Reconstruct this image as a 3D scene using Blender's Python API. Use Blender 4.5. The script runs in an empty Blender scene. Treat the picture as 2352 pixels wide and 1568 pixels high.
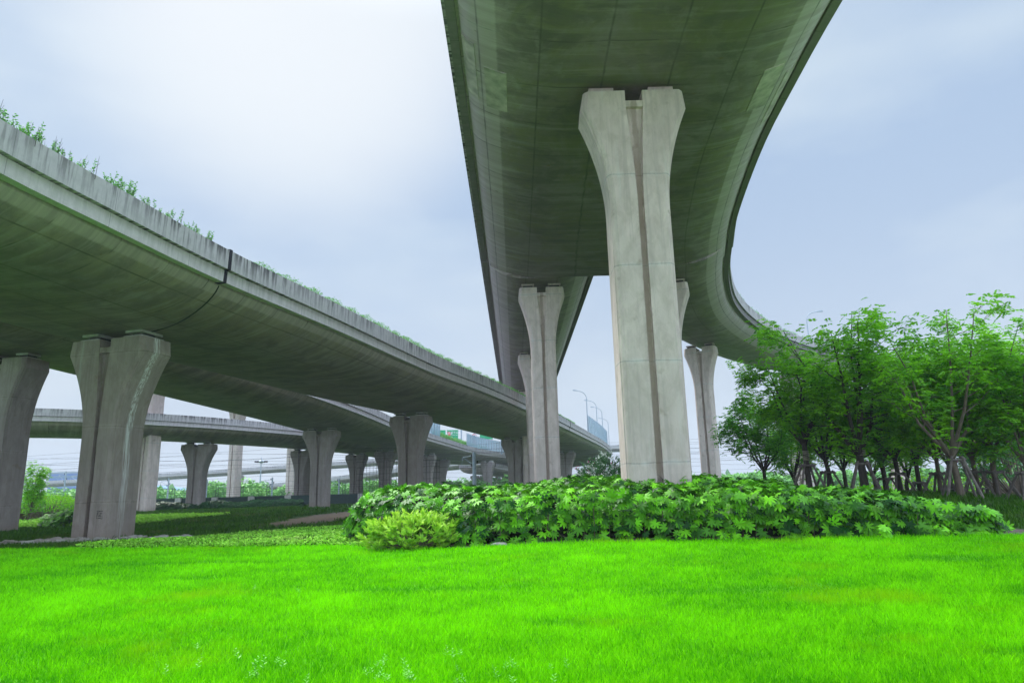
import bpy, math, random
import numpy as np
from mathutils import Matrix, Vector
R_ = math.radians
sc = bpy.context.scene
COL = sc.collection
random.seed(5)
rng = np.random.default_rng(11)

# ---------------------------------------------------------------- camera
CAM_H = 1.5
PITCH, ROLL, FPX, WPX, HPX = R_(12.4), R_(1.5), 1571.0, 2352.0, 1568.0
Fv = Vector((0, math.cos(PITCH), math.sin(PITCH)))
U0 = Vector((0, -math.sin(PITCH), math.cos(PITCH)))
R0 = Vector((1, 0, 0))
Rv = R0 * math.cos(ROLL) - U0 * math.sin(ROLL)
Uv = U0 * math.cos(ROLL) + R0 * math.sin(ROLL)
cd = bpy.data.cameras.new("camera")
cd.sensor_width = 36; cd.lens = 36 * FPX / WPX; cd.clip_start = .1; cd.clip_end = 4000
cam = bpy.data.objects.new("camera", cd); COL.objects.link(cam)
m = Matrix((Rv, Uv, -Fv)).transposed().to_4x4(); m.translation = (0, 0, CAM_H)
cam.matrix_world = m
sc.camera = cam

def ray(px, py):
    d = Fv + Rv * ((px - WPX / 2) / FPX) - Uv * ((py - HPX / 2) / FPX)
    return d
def at_y(px, py, Y):
    d = ray(px, py); t = Y / d.y
    return Vector((d.x * t, Y, CAM_H + d.z * t))
def at_z(px, py, Z):
    d = ray(px, py); t = (Z - CAM_H) / d.z
    return Vector((d.x * t, d.y * t, Z))

# ---------------------------------------------------------------- sky and sun
SUN_EL, SUN_AZ = R_(52), R_(-42)          # azimuth measured from +Y towards +X
sd = Vector((math.sin(SUN_AZ) * math.cos(SUN_EL), math.cos(SUN_AZ) * math.cos(SUN_EL), math.sin(SUN_EL)))
w = bpy.data.worlds.new("World"); sc.world = w; w.use_nodes = True
nt = w.node_tree; N = nt.nodes; L = nt.links
for n in list(N): N.remove(n)
def wn(t, **k):
    n = N.new(t)
    for a, b in k.items(): setattr(n, a, b)
    return n
sky = wn('ShaderNodeTexSky', sky_type='NISHITA', sun_disc=False, sun_elevation=SUN_EL, sun_rotation=SUN_AZ, air_density=1.5, dust_density=3.0)
tc = wn('ShaderNodeTexCoord')
skm = wn('ShaderNodeVectorMath', operation='SCALE'); skm.inputs['Scale'].default_value = 0.12
L.new(sky.outputs[0], skm.inputs[0])
mp = wn('ShaderNodeMapping'); mp.inputs['Scale'].default_value = (1, 1, 2.6)
mp.inputs['Rotation'].default_value = (0.3, 0.5, 0.2)
L.new(tc.outputs['Generated'], mp.inputs[0])
ns = wn('ShaderNodeTexNoise'); ns.inputs['Scale'].default_value = 2.3; ns.inputs['Detail'].default_value = 6; ns.inputs['Roughness'].default_value = .5
L.new(mp.outputs[0], ns.inputs['Vector'])
cr = wn('ShaderNodeValToRGB')
cr.color_ramp.elements[0].position = .40; cr.color_ramp.elements[0].color = (.40, .52, .70, 1)
cr.color_ramp.elements[1].position = .62; cr.color_ramp.elements[1].color = (.53, .64, .76, 1)
L.new(ns.outputs[0], cr.inputs[0])
dt = wn('ShaderNodeVectorMath', operation='DOT_PRODUCT'); dt.inputs[1].default_value = tuple(Vector((-.25, .752, .60)).normalized())
L.new(tc.outputs['Generated'], dt.inputs[0])
mr = wn('ShaderNodeMapRange'); mr.interpolation_type = 'SMOOTHSTEP'
mr.inputs[1].default_value = .945; mr.inputs[2].default_value = 1.0; mr.inputs[3].default_value = 0; mr.inputs[4].default_value = 1.0
L.new(dt.outputs['Value'], mr.inputs[0])
sx = wn('ShaderNodeSeparateXYZ'); L.new(tc.outputs['Generated'], sx.inputs[0])
hz = wn('ShaderNodeMapRange'); hz.interpolation_type = 'SMOOTHSTEP'
hz.inputs[1].default_value = .45; hz.inputs[2].default_value = 0.0; hz.inputs[3].default_value = 0; hz.inputs[4].default_value = .62
L.new(sx.outputs[2], hz.inputs[0])
m1 = wn('ShaderNodeMix', data_type='RGBA'); m1.inputs[7].default_value = (.63, .70, .785, 1)
L.new(hz.outputs[0], m1.inputs[0]); L.new(cr.outputs[0], m1.inputs[6])
m2 = wn('ShaderNodeMix', data_type='RGBA'); m2.inputs[7].default_value = (.75, .80, .85, 1)
L.new(mr.outputs[0], m2.inputs[0]); L.new(m1.outputs[2], m2.inputs[6])
m3 = wn('ShaderNodeMix', data_type='RGBA'); m3.inputs[0].default_value = .96
L.new(skm.outputs[0], m3.inputs[6]); L.new(m2.outputs[2], m3.inputs[7])
# an overcast sky is brighter overhead; the boost behind the camera is added fill
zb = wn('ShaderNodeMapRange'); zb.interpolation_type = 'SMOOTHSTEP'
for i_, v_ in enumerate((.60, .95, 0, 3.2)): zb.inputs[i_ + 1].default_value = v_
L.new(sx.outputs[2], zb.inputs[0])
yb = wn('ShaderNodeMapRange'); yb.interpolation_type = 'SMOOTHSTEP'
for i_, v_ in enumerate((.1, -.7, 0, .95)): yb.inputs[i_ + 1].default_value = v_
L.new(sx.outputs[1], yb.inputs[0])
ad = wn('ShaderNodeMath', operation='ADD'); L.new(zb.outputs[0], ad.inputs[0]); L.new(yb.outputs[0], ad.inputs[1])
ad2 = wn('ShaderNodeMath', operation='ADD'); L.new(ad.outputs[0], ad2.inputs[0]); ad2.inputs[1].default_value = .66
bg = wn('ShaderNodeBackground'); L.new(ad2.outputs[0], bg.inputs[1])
L.new(m3.outputs[2], bg.inputs[0])
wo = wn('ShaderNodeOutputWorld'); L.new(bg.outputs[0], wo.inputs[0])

sl = bpy.data.lights.new("sun", 'SUN'); sl.energy = 2.6; sl.angle = R_(32); sl.color = (1, .96, .9)
so = bpy.data.objects.new("sun", sl); COL.objects.link(so)
so.rotation_euler = (-sd).to_track_quat('-Z', 'Y').to_euler()
sc.view_settings.view_transform = 'Standard'; sc.view_settings.look = 'None'
sc.view_settings.exposure = 0.8; sc.view_settings.gamma = 1
sc.cycles.max_bounces = 6; sc.cycles.diffuse_bounces = 4; sc.cycles.transmission_bounces = 4; sc.cycles.transparent_max_bounces = 8

# ---------------------------------------------------------------- helpers
def tag(o, label=None, cat=None, group=None, kind=None):
    if label: o['label'] = label
    if cat: o['category'] = cat
    if group: o['group'] = group
    if kind: o['kind'] = kind
    return o
def thing(name, label, cat, loc=(0, 0, 0), rz=0, group=None):
    o = bpy.data.objects.new(name, None); o.empty_display_size = .3; COL.objects.link(o)
    o.location = loc; o.rotation_euler = (0, 0, rz)
    return tag(o, label, cat, group)
def link(name, me, parent=None, world=False):
    o = bpy.data.objects.new(name, me); COL.objects.link(o)
    if parent is not None:
        o.parent = parent
        if world:
            o.matrix_parent_inverse = (Matrix.Translation(parent.location) @ parent.rotation_euler.to_matrix().to_4x4()).inverted()
    return o
def mesh_np(name, V, F, mat=None, tint=None, uv=None, smooth=False):
    V = np.asarray(V, dtype=np.float32); F = np.asarray(F, dtype=np.int32)
    me = bpy.data.meshes.new(name)
    me.vertices.add(len(V)); me.vertices.foreach_set('co', V.ravel())
    me.loops.add(F.size); me.loops.foreach_set('vertex_index', F.ravel())
    me.polygons.add(len(F)); me.polygons.foreach_set('loop_start', np.arange(0, F.size, F.shape[1], dtype=np.int32))
    if smooth: me.polygons.foreach_set('use_smooth', np.ones(len(F), dtype=bool))
    me.update(calc_edges=True)
    if tint is not None:
        a = me.attributes.new('tint', 'FLOAT', 'POINT'); a.data.foreach_set('value', np.asarray(tint, dtype=np.float32))
    if mat: me.materials.append(mat)
    return me

class MB:
    def __init__(s): s.V = []; s.F = []; s.UV = []
    def add(s, V, F, uv=None):
        b = len(s.V); s.V += [tuple(v) for v in V]; s.F += [tuple(i + b for i in f) for f in F]
        return s
    def box(s, c, d, rz=0, tilt=None):
        x, y, z = [k / 2 for k in d]
        P = [Vector((a * x, b * y, e * z)) for a in (-1, 1) for b in (-1, 1) for e in (-1, 1)]
        M = Matrix.Rotation(rz, 3, 'Z')
        if tilt: M = M @ Matrix.Rotation(tilt[1], 3, tilt[0])
        return s.add([M @ p + Vector(c) for p in P], [(0, 1, 3, 2), (4, 6, 7, 5), (0, 4, 5, 1), (2, 3, 7, 6), (0, 2, 6, 4), (1, 5, 7, 3)])
    def tube(s, pts, rad, n=6, cap=True):
        pts = [Vector(p) for p in pts]
        if not hasattr(rad, '__len__'): rad = [rad] * len(pts)
        V = []; F = []
        ref = None
        for i, p in enumerate(pts):
            d = (pts[min(i + 1, len(pts) - 1)] - pts[max(i - 1, 0)])
            if d.length < 1e-6: d = Vector((0, 0, 1))
            d.normalize()
            if ref is None: ref = Vector((1, 0, 0)) if abs(d.x) < .8 else Vector((0, 1, 0))
            a = (ref - d * ref.dot(d)).normalized(); ref = a; b = d.cross(a)
            for k in range(n):
                t = 2 * math.pi * k / n
                V.append(p + (a * math.cos(t) + b * math.sin(t)) * rad[i])
        for i in range(len(pts) - 1):
            for k in range(n):
                F.append((i * n + k, i * n + (k + 1) % n, (i + 1) * n + (k + 1) % n, (i + 1) * n + k))
        if cap:
            F.append(tuple(range(n))[::-1]); F.append(tuple((len(pts) - 1) * n + k for k in range(n)))
        return s.add(V, F)
    def build(s, name, mat, parent=None, smooth=None, world=False):
        me = bpy.data.meshes.new(name); me.from_pydata(s.V, [], s.F); me.update()
        if mat: me.materials.append(mat)
        if smooth is not None:
            me.shade_smooth(); me.set_sharp_from_angle(angle=R_(smooth))
        return link(name, me, parent, world)

# ---------------------------------------------------------------- materials
class NT:
    def __init__(s, name, rough=.8, spec=.3):
        s.m = bpy.data.materials.new(name); s.m.use_nodes = True
        s.t = s.m.node_tree; s.N = s.t.nodes; s.L = s.t.links
        s.b = s.N['Principled BSDF']; s.b.inputs['Roughness'].default_value = rough
        s.b.inputs['Specular IOR Level'].default_value = spec
    def n(s, t, **k):
        x = s.N.new(t)
        for a, v in k.items(): setattr(x, a, v)
        return x
    def coord(s, which='Object', scale=(1, 1, 1)):
        if which == 'UV':
            c = s.n('ShaderNodeUVMap'); o = c.outputs[0]
        else:
            c = s.n('ShaderNodeTexCoord'); o = c.outputs[which]
        mp = s.n('ShaderNodeMapping'); mp.inputs['Scale'].default_value = scale
        s.L.new(o, mp.inputs[0]); return mp.outputs[0]
    def noise(s, vec, scale, detail=4, rough=.5, dist=0):
        x = s.n('ShaderNodeTexNoise'); x.inputs['Scale'].default_value = scale; x.inputs['Detail'].default_value = detail
        x.inputs['Roughness'].default_value = rough; x.inputs['Distortion'].default_value = dist
        s.L.new(vec, x.inputs['Vector']); return x.outputs[0]
    def rng(s, v, a, b, c=0, d=1, smooth=False):
        x = s.n('ShaderNodeMapRange')
        if smooth: x.interpolation_type = 'SMOOTHSTEP'
        for i, q in enumerate((a, b, c, d)): x.inputs[i + 1].default_value = q
        s.L.new(v, x.inputs[0]); return x.outputs[0]
    def math(s, op, a, b=None):
        x = s.n('ShaderNodeMath', operation=op)
        for i, q in enumerate((a, b)):
            if q is None: continue
            if isinstance(q, (int, float)): x.inputs[i].default_value = q
            else: s.L.new(q, x.inputs[i])
        return x.outputs[0]
    def mix(s, f, a, b, mode='MIX'):
        x = s.n('ShaderNodeMix', data_type='RGBA', blend_type=mode)
        for i, q in ((0, f), (6, a), (7, b)):
            if isinstance(q, (int, float)): x.inputs[i].default_value = q
            elif isinstance(q, tuple): x.inputs[i].default_value = (*q, 1)
            else: s.L.new(q, x.inputs[i])
        return x.outputs[2]
    def color(s, c):
        if isinstance(c, tuple): s.b.inputs['Base Color'].default_value = (*c, 1)
        else: s.L.new(c, s.b.inputs['Base Color'])
    def bump(s, h, strength=.3, dist=.02):
        x = s.n('ShaderNodeBump'); x.inputs['Strength'].default_value = strength; x.inputs['Distance'].default_value = dist
        s.L.new(h, x.inputs['Height']); s.L.new(x.outputs[0], s.b.inputs['Normal'])
def plain(name, c, rough=.7, spec=.3, metal=0, var=.15, scale=3):
    t = NT(name, rough, spec); t.b.inputs['Metallic'].default_value = metal
    v = t.noise(t.coord(), scale, 5)
    t.color(t.mix(t.rng(v, .3, .7), tuple(k * (1 - var) for k in c), tuple(k * (1 + var) for k in c)))
    return t.m

def soffit_mat(name, base, algae, amt, lines=True, seam=1.75, cen=.62, side=1.3):
    t = NT(name, .52, .55)
    uv = t.coord('UV')
    big = t.noise(t.coord('UV', (.22, .22, 1)), 1.0, 6, .6, .4)
    str_ = t.noise(t.coord('UV', (2.6, .16, 1)), 1.0, 6, .65)       # streaks running across the box
    fine = t.noise(t.coord('UV', (5, 2, 1)), 2.0, 6, .7)
    c = t.mix(t.rng(big, .35, .68), base, tuple(k * .72 for k in base))
    c = t.mix(t.math('MULTIPLY', t.rng(t.noise(t.coord('UV', (.16, .3, 1)), 1.3, 6, .65, .8), .42, .58), amt), c, algae)
    c = t.mix(t.rng(t.noise(t.coord('UV', (.5, .28, 1)), 1.7, 6, .7, .5), .47, .60, 0, .8), c, tuple(k * .40 for k in base))
    c = t.mix(t.rng(t.noise(t.coord('UV', (.35, .5, 1)), 2.1, 5, .65, .3), .58, .70, 0, .4), c, tuple(min(k * 1.3, .6) for k in base))
    c = t.mix(t.rng(str_, .36, .54, .6, 0), c, tuple(k * .5 for k in base))
    c = t.mix(t.rng(str_, .54, .68, 0, .5), c, tuple(min(k * 1.35, .6) for k in base))
    c = t.mix(t.rng(fine, .2, .6, .35, 0), c, tuple(k * .6 for k in base))
    # outer pours are cleaner and paler than the mossy middle ones, with a straight seam; on the viaducts the dark middle is painted shade
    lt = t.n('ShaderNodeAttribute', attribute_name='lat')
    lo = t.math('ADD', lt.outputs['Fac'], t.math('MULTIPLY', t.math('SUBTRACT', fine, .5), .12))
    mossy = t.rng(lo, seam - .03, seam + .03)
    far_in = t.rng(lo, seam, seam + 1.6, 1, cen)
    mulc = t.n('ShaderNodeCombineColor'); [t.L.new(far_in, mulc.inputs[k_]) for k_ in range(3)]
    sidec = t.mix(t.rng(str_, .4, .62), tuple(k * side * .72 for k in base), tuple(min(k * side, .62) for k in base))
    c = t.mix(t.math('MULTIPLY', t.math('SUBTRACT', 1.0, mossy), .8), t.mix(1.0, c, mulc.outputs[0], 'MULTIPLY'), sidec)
    # formwork joints
    s = t.n('ShaderNodeSeparateXYZ'); t.L.new(uv, s.inputs[0])
    wob = t.noise(t.coord('UV', (.5, .5, 1)), 1.5, 4)
    u = t.math('ADD', s.outputs[0], t.math('MULTIPLY', wob, .16))
    def line(v, period, wd):
        f = t.math('ABSOLUTE', t.math('SUBTRACT', t.math('FRACT', t.math('DIVIDE', v, period)), .5))
        return t.rng(f, 0, wd / period, 1, 0)
    br = t.rng(t.noise(t.coord('UV', (.6, .5, 1)), 2, 3), .42, .6)
    l = t.math('MULTIPLY', line(u, 2.44, .045), br)
    l2 = t.math('MULTIPLY', line(t.math('ADD', s.outputs[1], t.math('MULTIPLY', wob, .03)), 2.05, .05), t.rng(br, 0, 1, .5, 1))
    ln = t.math('MAXIMUM', l, l2)
    if lines: c = t.mix(t.math('MULTIPLY', ln, .9), c, tuple(k * .16 for k in base))
    # rust spots
    sp = t.noise(t.coord('UV', (1, .55, 1)), 3.1, 3, .5)
    c = t.mix(t.rng(sp, .70, .76, 0, .6), c, (.20, .12, .06))
    t.color(c)
    t.bump(t.math('ADD', fine, str_), .25, .015)
    return t.m
def parapet_mat(name, base, dark, streak):
    t = NT(name, .85, .25)
    uv = t.coord('UV')
    s = t.n('ShaderNodeSeparateXYZ'); t.L.new(uv, s.inputs[0])
    n1 = t.noise(t.coord('UV', (3.3, .28, 1)), 1.6, 5, .6)
    n0 = t.noise(t.coord('UV', (.25, .25, 1)), 1.0, 5, .6)
    n2 = t.noise(t.coord(), 4.0, 6, .7)
    c = t.mix(t.rng(n2, .3, .7), tuple(k * .88 for k in base), tuple(k * 1.08 for k in base))
    fade = t.rng(s.outputs[1], 0.0, .85, 0.25, 1)
    st = t.math('MULTIPLY', t.math('MULTIPLY', t.rng(n1, .46, .56, 0, streak), fade), t.rng(n0, .35, .6, .35, 1))
    c = t.mix(st, c, dark)
    f = t.math('ABSOLUTE', t.math('SUBTRACT', t.math('FRACT', t.math('DIVIDE', s.outputs[0], 4.0)), .5))
    c = t.mix(t.rng(f, 0, .0045, .8, 0), c, tuple(k * .25 for k in base))
    t.color(c); t.bump(n2, .2, .01)
    return t.m
def pier_mat(name, base, stain=0, rust=True):
    t = NT(name, .82, .25)
    o = t.coord()
    big = t.noise(t.coord('Object', (1, 1, .45)), .8, 6, .6, .5)
    mot = t.noise(t.coord('Object', (1, 1, .5)), 3.0, 7, .7, .4)
    ver = t.noise(t.coord('Object', (7, 7, .22)), 1.0, 5, .6)
    c = t.mix(t.rng(big, .32, .68), tuple(k * .80 for k in base), tuple(k * 1.1 for k in base))
    c = t.mix(t.rng(mot, .36, .56, .5, 0), c, tuple(k * f for k, f in zip(base, (.66, .64, .60))))
    c = t.mix(t.rng(ver, .52, .64, 0, .45), c, tuple(k * .62 for k in base))
    c = t.mix(t.rng(ver, .25, .42, .3, 0), c, tuple(min(k * 1.3, .7) for k in base))
    s = t.n('ShaderNodeSeparateXYZ'); t.L.new(o, s.inputs[0])
    wob = t.math('MULTIPLY', t.noise(o, 1.2, 2), .12)
    f = t.math('ABSOLUTE', t.math('SUBTRACT', t.math('FRACT', t.math('DIVIDE', t.math('ADD', s.outputs[2], wob), 3.1)), .5))
    c = t.mix(t.rng(f, 0, .009, .75, 0), c, tuple(k * .4 for k in base))
    c = t.mix(t.math('MULTIPLY', t.rng(f, 0.0, .04, .4, 0), t.rng(mot, .4, .6)), c, tuple(min(k * 1.35, .7) for k in base))
    sp = t.noise(o, 2.3, 2, .4)
    c = t.mix(t.rng(sp, .68, .76, 0, .35), c, (.24, .17, .11))
    gx_ = t.math('ABSOLUTE', s.outputs[0])
    gw = t.math('ADD', gx_, t.math('MULTIPLY', t.math('SUBTRACT', mot, .5), .22))
    c = t.mix(t.math('MULTIPLY', t.rng(gw, .07, .13, .6, 0), t.rng(big, .35, .6, .55, 1)), c, tuple(k * f for k, f in zip(base, (.42, .36, .30))))
    # soil splash at the foot
    c = t.mix(t.rng(t.math('ADD', s.outputs[2], t.math('MULTIPLY', mot, .8)), .5, 1.1, .45, 0), c, (.28, .22, .17))
    if stain:
        # lime wash running down the side face (+X side, towards the front edge)
        y = t.math('ADD', s.outputs[1], t.math('MULTIPLY', t.math('SUBTRACT', t.noise(t.coord('Object', (.1, .1, .5)), 1.2, 3), .5), .45))
        a = t.math('ABSOLUTE', t.math('ADD', y, .12))
        b = t.math('ABSOLUTE', t.math('ADD', y, -.06))
        side = t.rng(s.outputs[0], .6, .85)
        tex = t.rng(t.noise(t.coord('Object', (14, 14, .8)), 1.5, 3), .4, .55)
        z1 = t.rng(s.outputs[2], .3, 3.5, .25, .85)
        k = t.math('MULTIPLY', t.math('MULTIPLY', t.math('MAXIMUM', t.rng(a, .06, .15, 1, 0), t.rng(b, .015, .05, .8, 0)), side), t.math('MULTIPLY', tex, z1))
        c = t.mix(k, c, (.80, .80, .80))
        fr = t.rng(s.outputs[1], -.6, -.8, 0, 1)
        k2 = t.math('MULTIPLY', t.math('MULTIPLY', t.rng(t.math('ABSOLUTE', t.math('ADD', s.outputs[0], 1.2)), .02, .1, .6, 0), fr), tex)
        c = t.mix(k2, c, (.5, .52, .5))
    t.color(c); t.bump(t.math('ADD', mot, ver), .25, .012)
    return t.m
def leaf_mat(name, dark, light, yellow=None, trans=.3, rough=.5, spec=.3, big=0):
    t = NT(name, rough, spec)
    at = t.n('ShaderNodeAttribute', attribute_name='tint')
    c = t.mix(at.outputs['Fac'], dark, light)
    if yellow:
        n = t.noise(t.coord(), big or .6, 4, .6)
        c = t.mix(t.rng(n, .56, .72, 0, .8), c, yellow)
    t.color(c)
    tr = t.n('ShaderNodeBsdfTranslucent'); t.L.new(c, tr.inputs[0]) if not isinstance(c, tuple) else None
    mx = t.n('ShaderNodeMixShader'); mx.inputs[0].default_value = trans
    out = t.N['Material Output']
    t.L.new(t.b.outputs[0], mx.inputs[1]); t.L.new(tr.outputs[0], mx.inputs[2]); t.L.new(mx.outputs[0], out.inputs[0])
    return t.m

M = {}
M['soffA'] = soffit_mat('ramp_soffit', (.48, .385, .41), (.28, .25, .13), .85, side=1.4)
M['soffB'] = soffit_mat('viaduct_soffit', (.48, .39, .38), (.33, .26, .15), .7, seam=.9, cen=.8, side=1.1)  # darker middle here is underside shade mildly painted into the colour
M['par'] = parapet_mat('parapet_concrete', (.50, .46, .47), (.07, .062, .066), 1.0)
M['edge'] = parapet_mat('edge_beam_concrete', (.60, .54, .56), (.32, .30, .29), .5)
M['edgeA'] = parapet_mat('ramp_edge_concrete', (.24, .21, .22), (.15, .14, .14), .5)
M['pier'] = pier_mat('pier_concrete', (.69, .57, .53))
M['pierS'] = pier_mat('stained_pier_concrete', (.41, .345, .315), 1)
M['pierD'] = pier_mat('shade_tinted_pier_concrete', (.37, .315, .30))  # darker copy of the pier concrete, deck shade put into its colour
M['road'] = plain('asphalt', (.05, .05, .052), .9)
M['rubber'] = plain('joint_rubber', (.012, .012, .018), .6)
M['bearing'] = plain('bearing_steel', (.06, .055, .055), .6)
M['patch'] = plain('patch_concrete', (.50, .44, .42), .85, var=.35, scale=2.5)
M['steel'] = plain('galvanised_steel', (.30, .36, .42), .45, .5)
M['white'] = plain('white_paint', (.75, .76, .76), .5)
M['sgreen'] = plain('sign_green', (.0, .33, .12), .45, var=.05)
M['sred'] = plain('sign_red', (.65, .02, .04), .45, var=.05)
M['sorange'] = plain('sign_orange', (.8, .22, .08), .5, var=.05)
M['black'] = plain('black_paint', (.01, .01, .012), .6)
M['sblue'] = plain('sign_blue', (.02, .12, .4), .5, var=.05)
M['wire'] = plain('wire_dark', (.06, .05, .06), .6)
M['bluebuild'] = plain('blue_cladding', (.10, .22, .36), .6)
M['wood'] = plain('stake_wood', (.16, .13, .12), .85, var=.35, scale=6)
M['stone'] = plain('rubble_stone', (.34, .31, .28), .9, var=.35, scale=5)
M['rope'] = plain('rope_fibre', (.30, .27, .2), .9)
M['fencegreen'] = plain('dark_green_panel', (.03, .06, .055), .6)
M['slab'] = plain('slab_concrete', (.52, .50, .48), .8)
def bark(name, c):
    t = NT(name, .9, .15)
    a = t.noise(t.coord('Object', (1, 1, .25)), 14, 6, .7); b = t.noise(t.coord(), 3, 4)
    k = t.mix(t.rng(a, .3, .7), tuple(v * .55 for v in c), tuple(v * 1.3 for v in c))
    k = t.mix(t.rng(b, .55, .7, 0, .4), k, (c[0] * 1.5, c[1] * 1.6, c[2] * 1.5))
    t.color(k); t.bump(a, .5, .02); return t.m
M['barkD'] = bark('dark_bark', (.06, .05, .042)); M['barkL'] = bark('pale_bark', (.15, .115, .09))
M['leafT'] = leaf_mat('tree_leaf', (.05, .24, .006), (.36, .80, .02), trans=.5)
M['leafT2'] = leaf_mat('tree_leaf_light', (.15, .48, .008), (.42, .80, .03), trans=.5)
M['leafT3'] = leaf_mat('tree_leaf_deep', (.03, .20, .012), (.24, .64, .03), trans=.45)
M['fatsia'] = leaf_mat('fatsia_leaf', (.006, .07, .004), (.22, .68, .012), trans=.10, rough=.45, spec=.22)
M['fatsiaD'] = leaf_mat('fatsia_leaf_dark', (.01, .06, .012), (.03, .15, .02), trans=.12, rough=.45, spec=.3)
M['hedgeshade'] = plain('hedge_shade_core', (.008, .014, .005), .95, .02, var=.6, scale=9)  # near-black colour stands for the shade between the leaves
M['yshrub'] = leaf_mat('yellow_green_leaf', (.16, .40, .01), (.58, .88, .08), trans=.3)
M['grass'] = leaf_mat('lawn_blade', (.06, .36, .002), (.31, .88, .003), (.36, .62, .004), trans=.35, rough=.7, spec=.03, big=.35)
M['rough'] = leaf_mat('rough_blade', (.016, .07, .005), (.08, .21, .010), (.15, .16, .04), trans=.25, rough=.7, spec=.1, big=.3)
M['cover'] = leaf_mat('clover_leaf', (.16, .46, .02), (.42, .80, .08), (.38, .46, .14), trans=.3, rough=.6, spec=.1, big=.8)
M['weed'] = leaf_mat('weed_leaf', (.16, .5, .05), (.30, .72, .12), trans=.3)
M['twig'] = leaf_mat('parapet_leaf', (.05, .22, .03), (.18, .46, .08), trans=.3)
M['oleander'] = leaf_mat('oleander_leaf', (.02, .10, .02), (.08, .26, .06), trans=.2)
M['petalW'] = plain('white_petal', (.8, .8, .72), .6); M['petalP'] = plain('pink_petal', (.7, .06, .30), .6)
M['far'] = leaf_mat('far_leaf', (.06, .24, .04), (.22, .50, .08), trans=.2)
def glass_mat():
    t = NT('barrier_glass', .25, .5); t.color((.35, .55, .68)); t.b.inputs['Alpha'].default_value = .6; return t.m
M['glass'] = glass_mat()
def ground_mat():
    t = NT('ground_soil', .95, .1)
    n = t.noise(t.coord(), .35, 6, .6, .5); n2 = t.noise(t.coord(), 6, 6, .7)
    c = t.mix(t.rng(n2, .3, .7), (.02, .05, .008), (.04, .10, .01))
    p = t.coord(); s = t.n('ShaderNodeSeparateXYZ'); t.L.new(p, s.inputs[0])
    soil = t.mix(t.rng(n2, .3, .7), (.10, .08, .06), (.20, .165, .13))
    att = t.n('ShaderNodeAttribute', attribute_name='tint')
    lw = t.n('ShaderNodeAttribute', attribute_name='lawn')
    c = t.mix(lw.outputs['Fac'], c, (.09, .36, .003))
    k = t.rng(t.math('ADD', att.outputs['Fac'], t.math('MULTIPLY', t.math('SUBTRACT', n, .5), .9)), .4, .6)
    c = t.mix(k, c, soil)
    t.color(c); t.bump(n2, .5, .05); return t.m
M['ground'] = ground_mat()

# ---------------------------------------------------------------- terrain
def sst(a, b, x):
    t = np.clip((x - a) / (b - a), 0, 1); return t * t * (3 - 2 * t)
def gz(x, y):
    x = np.asarray(x, float); y = np.asarray(y, float)
    z = .22 * sst(5, 15, y) - .22 * sst(20, 28, y) * sst(3, -4, x)
    z = z + 1.0 * np.exp(-((x - 9) / 11) ** 2 - ((y - 27) / 8) ** 2)
    z = z + .35 * sst(40, 80, y) * sst(10, -10, x)
    z = z + .03 * np.sin(x * .7 + 1) * np.sin(y * .5)
    return z
def gzf(x, y): return float(gz(x, y))
def lawn_edge(x):       # far edge of the mown lawn
    return np.interp(x, [-40, -16, -9, -5, -3.5, -1.5, 2, 6, 10, 13, 40], [25, 21.0, 19.2, 18.2, 17.3, 16.0, 16.2, 15.7, 15.0, 14.8, 15])
gx = np.concatenate([[-1500, -700, -350, -200, -120], np.arange(-80, 80.1, 1.0), [120, 200, 350, 700, 1500]])
gy = np.concatenate([[-400, -150, -60, -25], np.arange(-10, 60, .6), np.arange(60, 140, 4.0), [160, 200, 300, 500, 900, 1800]])
GX, GY = np.meshgrid(gx, gy)
GV = np.stack([GX.ravel(), GY.ravel(), gz(GX, GY).ravel()], 1)
nx, ny = len(gx), len(gy)
ii = (np.arange(ny - 1)[:, None] * nx + np.arange(nx - 1)[None]).ravel()
GF = np.stack([ii, ii + 1, ii + nx + 1, ii + nx], 1)
def dirt(x, y):
    a = np.exp(-((x + 13.6 + (y - 48) * .06) / 2.6) ** 2 - ((y - 50) / 15) ** 2) * 1.0   # trodden patch left of the hedge
    b = np.exp(-((x + 17) / 4.6) ** 4 - ((y - 27.2) / 1.5) ** 4) * 1.1    # rubble foot of the near pier
    c = .9 * np.exp(-((x - 19) / 5) ** 2 - ((y - 22) / 2.5) ** 2)
    h = np.where((x > -3.6) & (x < 11.5) & (y > lawn_edge(x) + .1) & (y < 26), .75, 0)   # soil under the hedge
    return np.maximum.reduce([a, b, c, h])
g = link('ground', mesh_np('ground', GV, GF, M['ground'], tint=dirt(GV[:, 0], GV[:, 1]), smooth=True))
a_ = g.data.attributes.new('lawn', 'FLOAT', 'POINT'); a_.data.foreach_set('value', ((GV[:, 1] < lawn_edge(GV[:, 0])) & (GV[:, 1] > 2.5)).astype(np.float32))
tag(g, kind='structure')
# unseen pale slab added behind the camera to bounce light onto the soffit
mbp = MB(); mbp.box((0, -14.5, .02), (90, 33, .06)); pv = mbp.build('bounce_slab', M['slab']); tag(pv, kind='structure')

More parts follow.
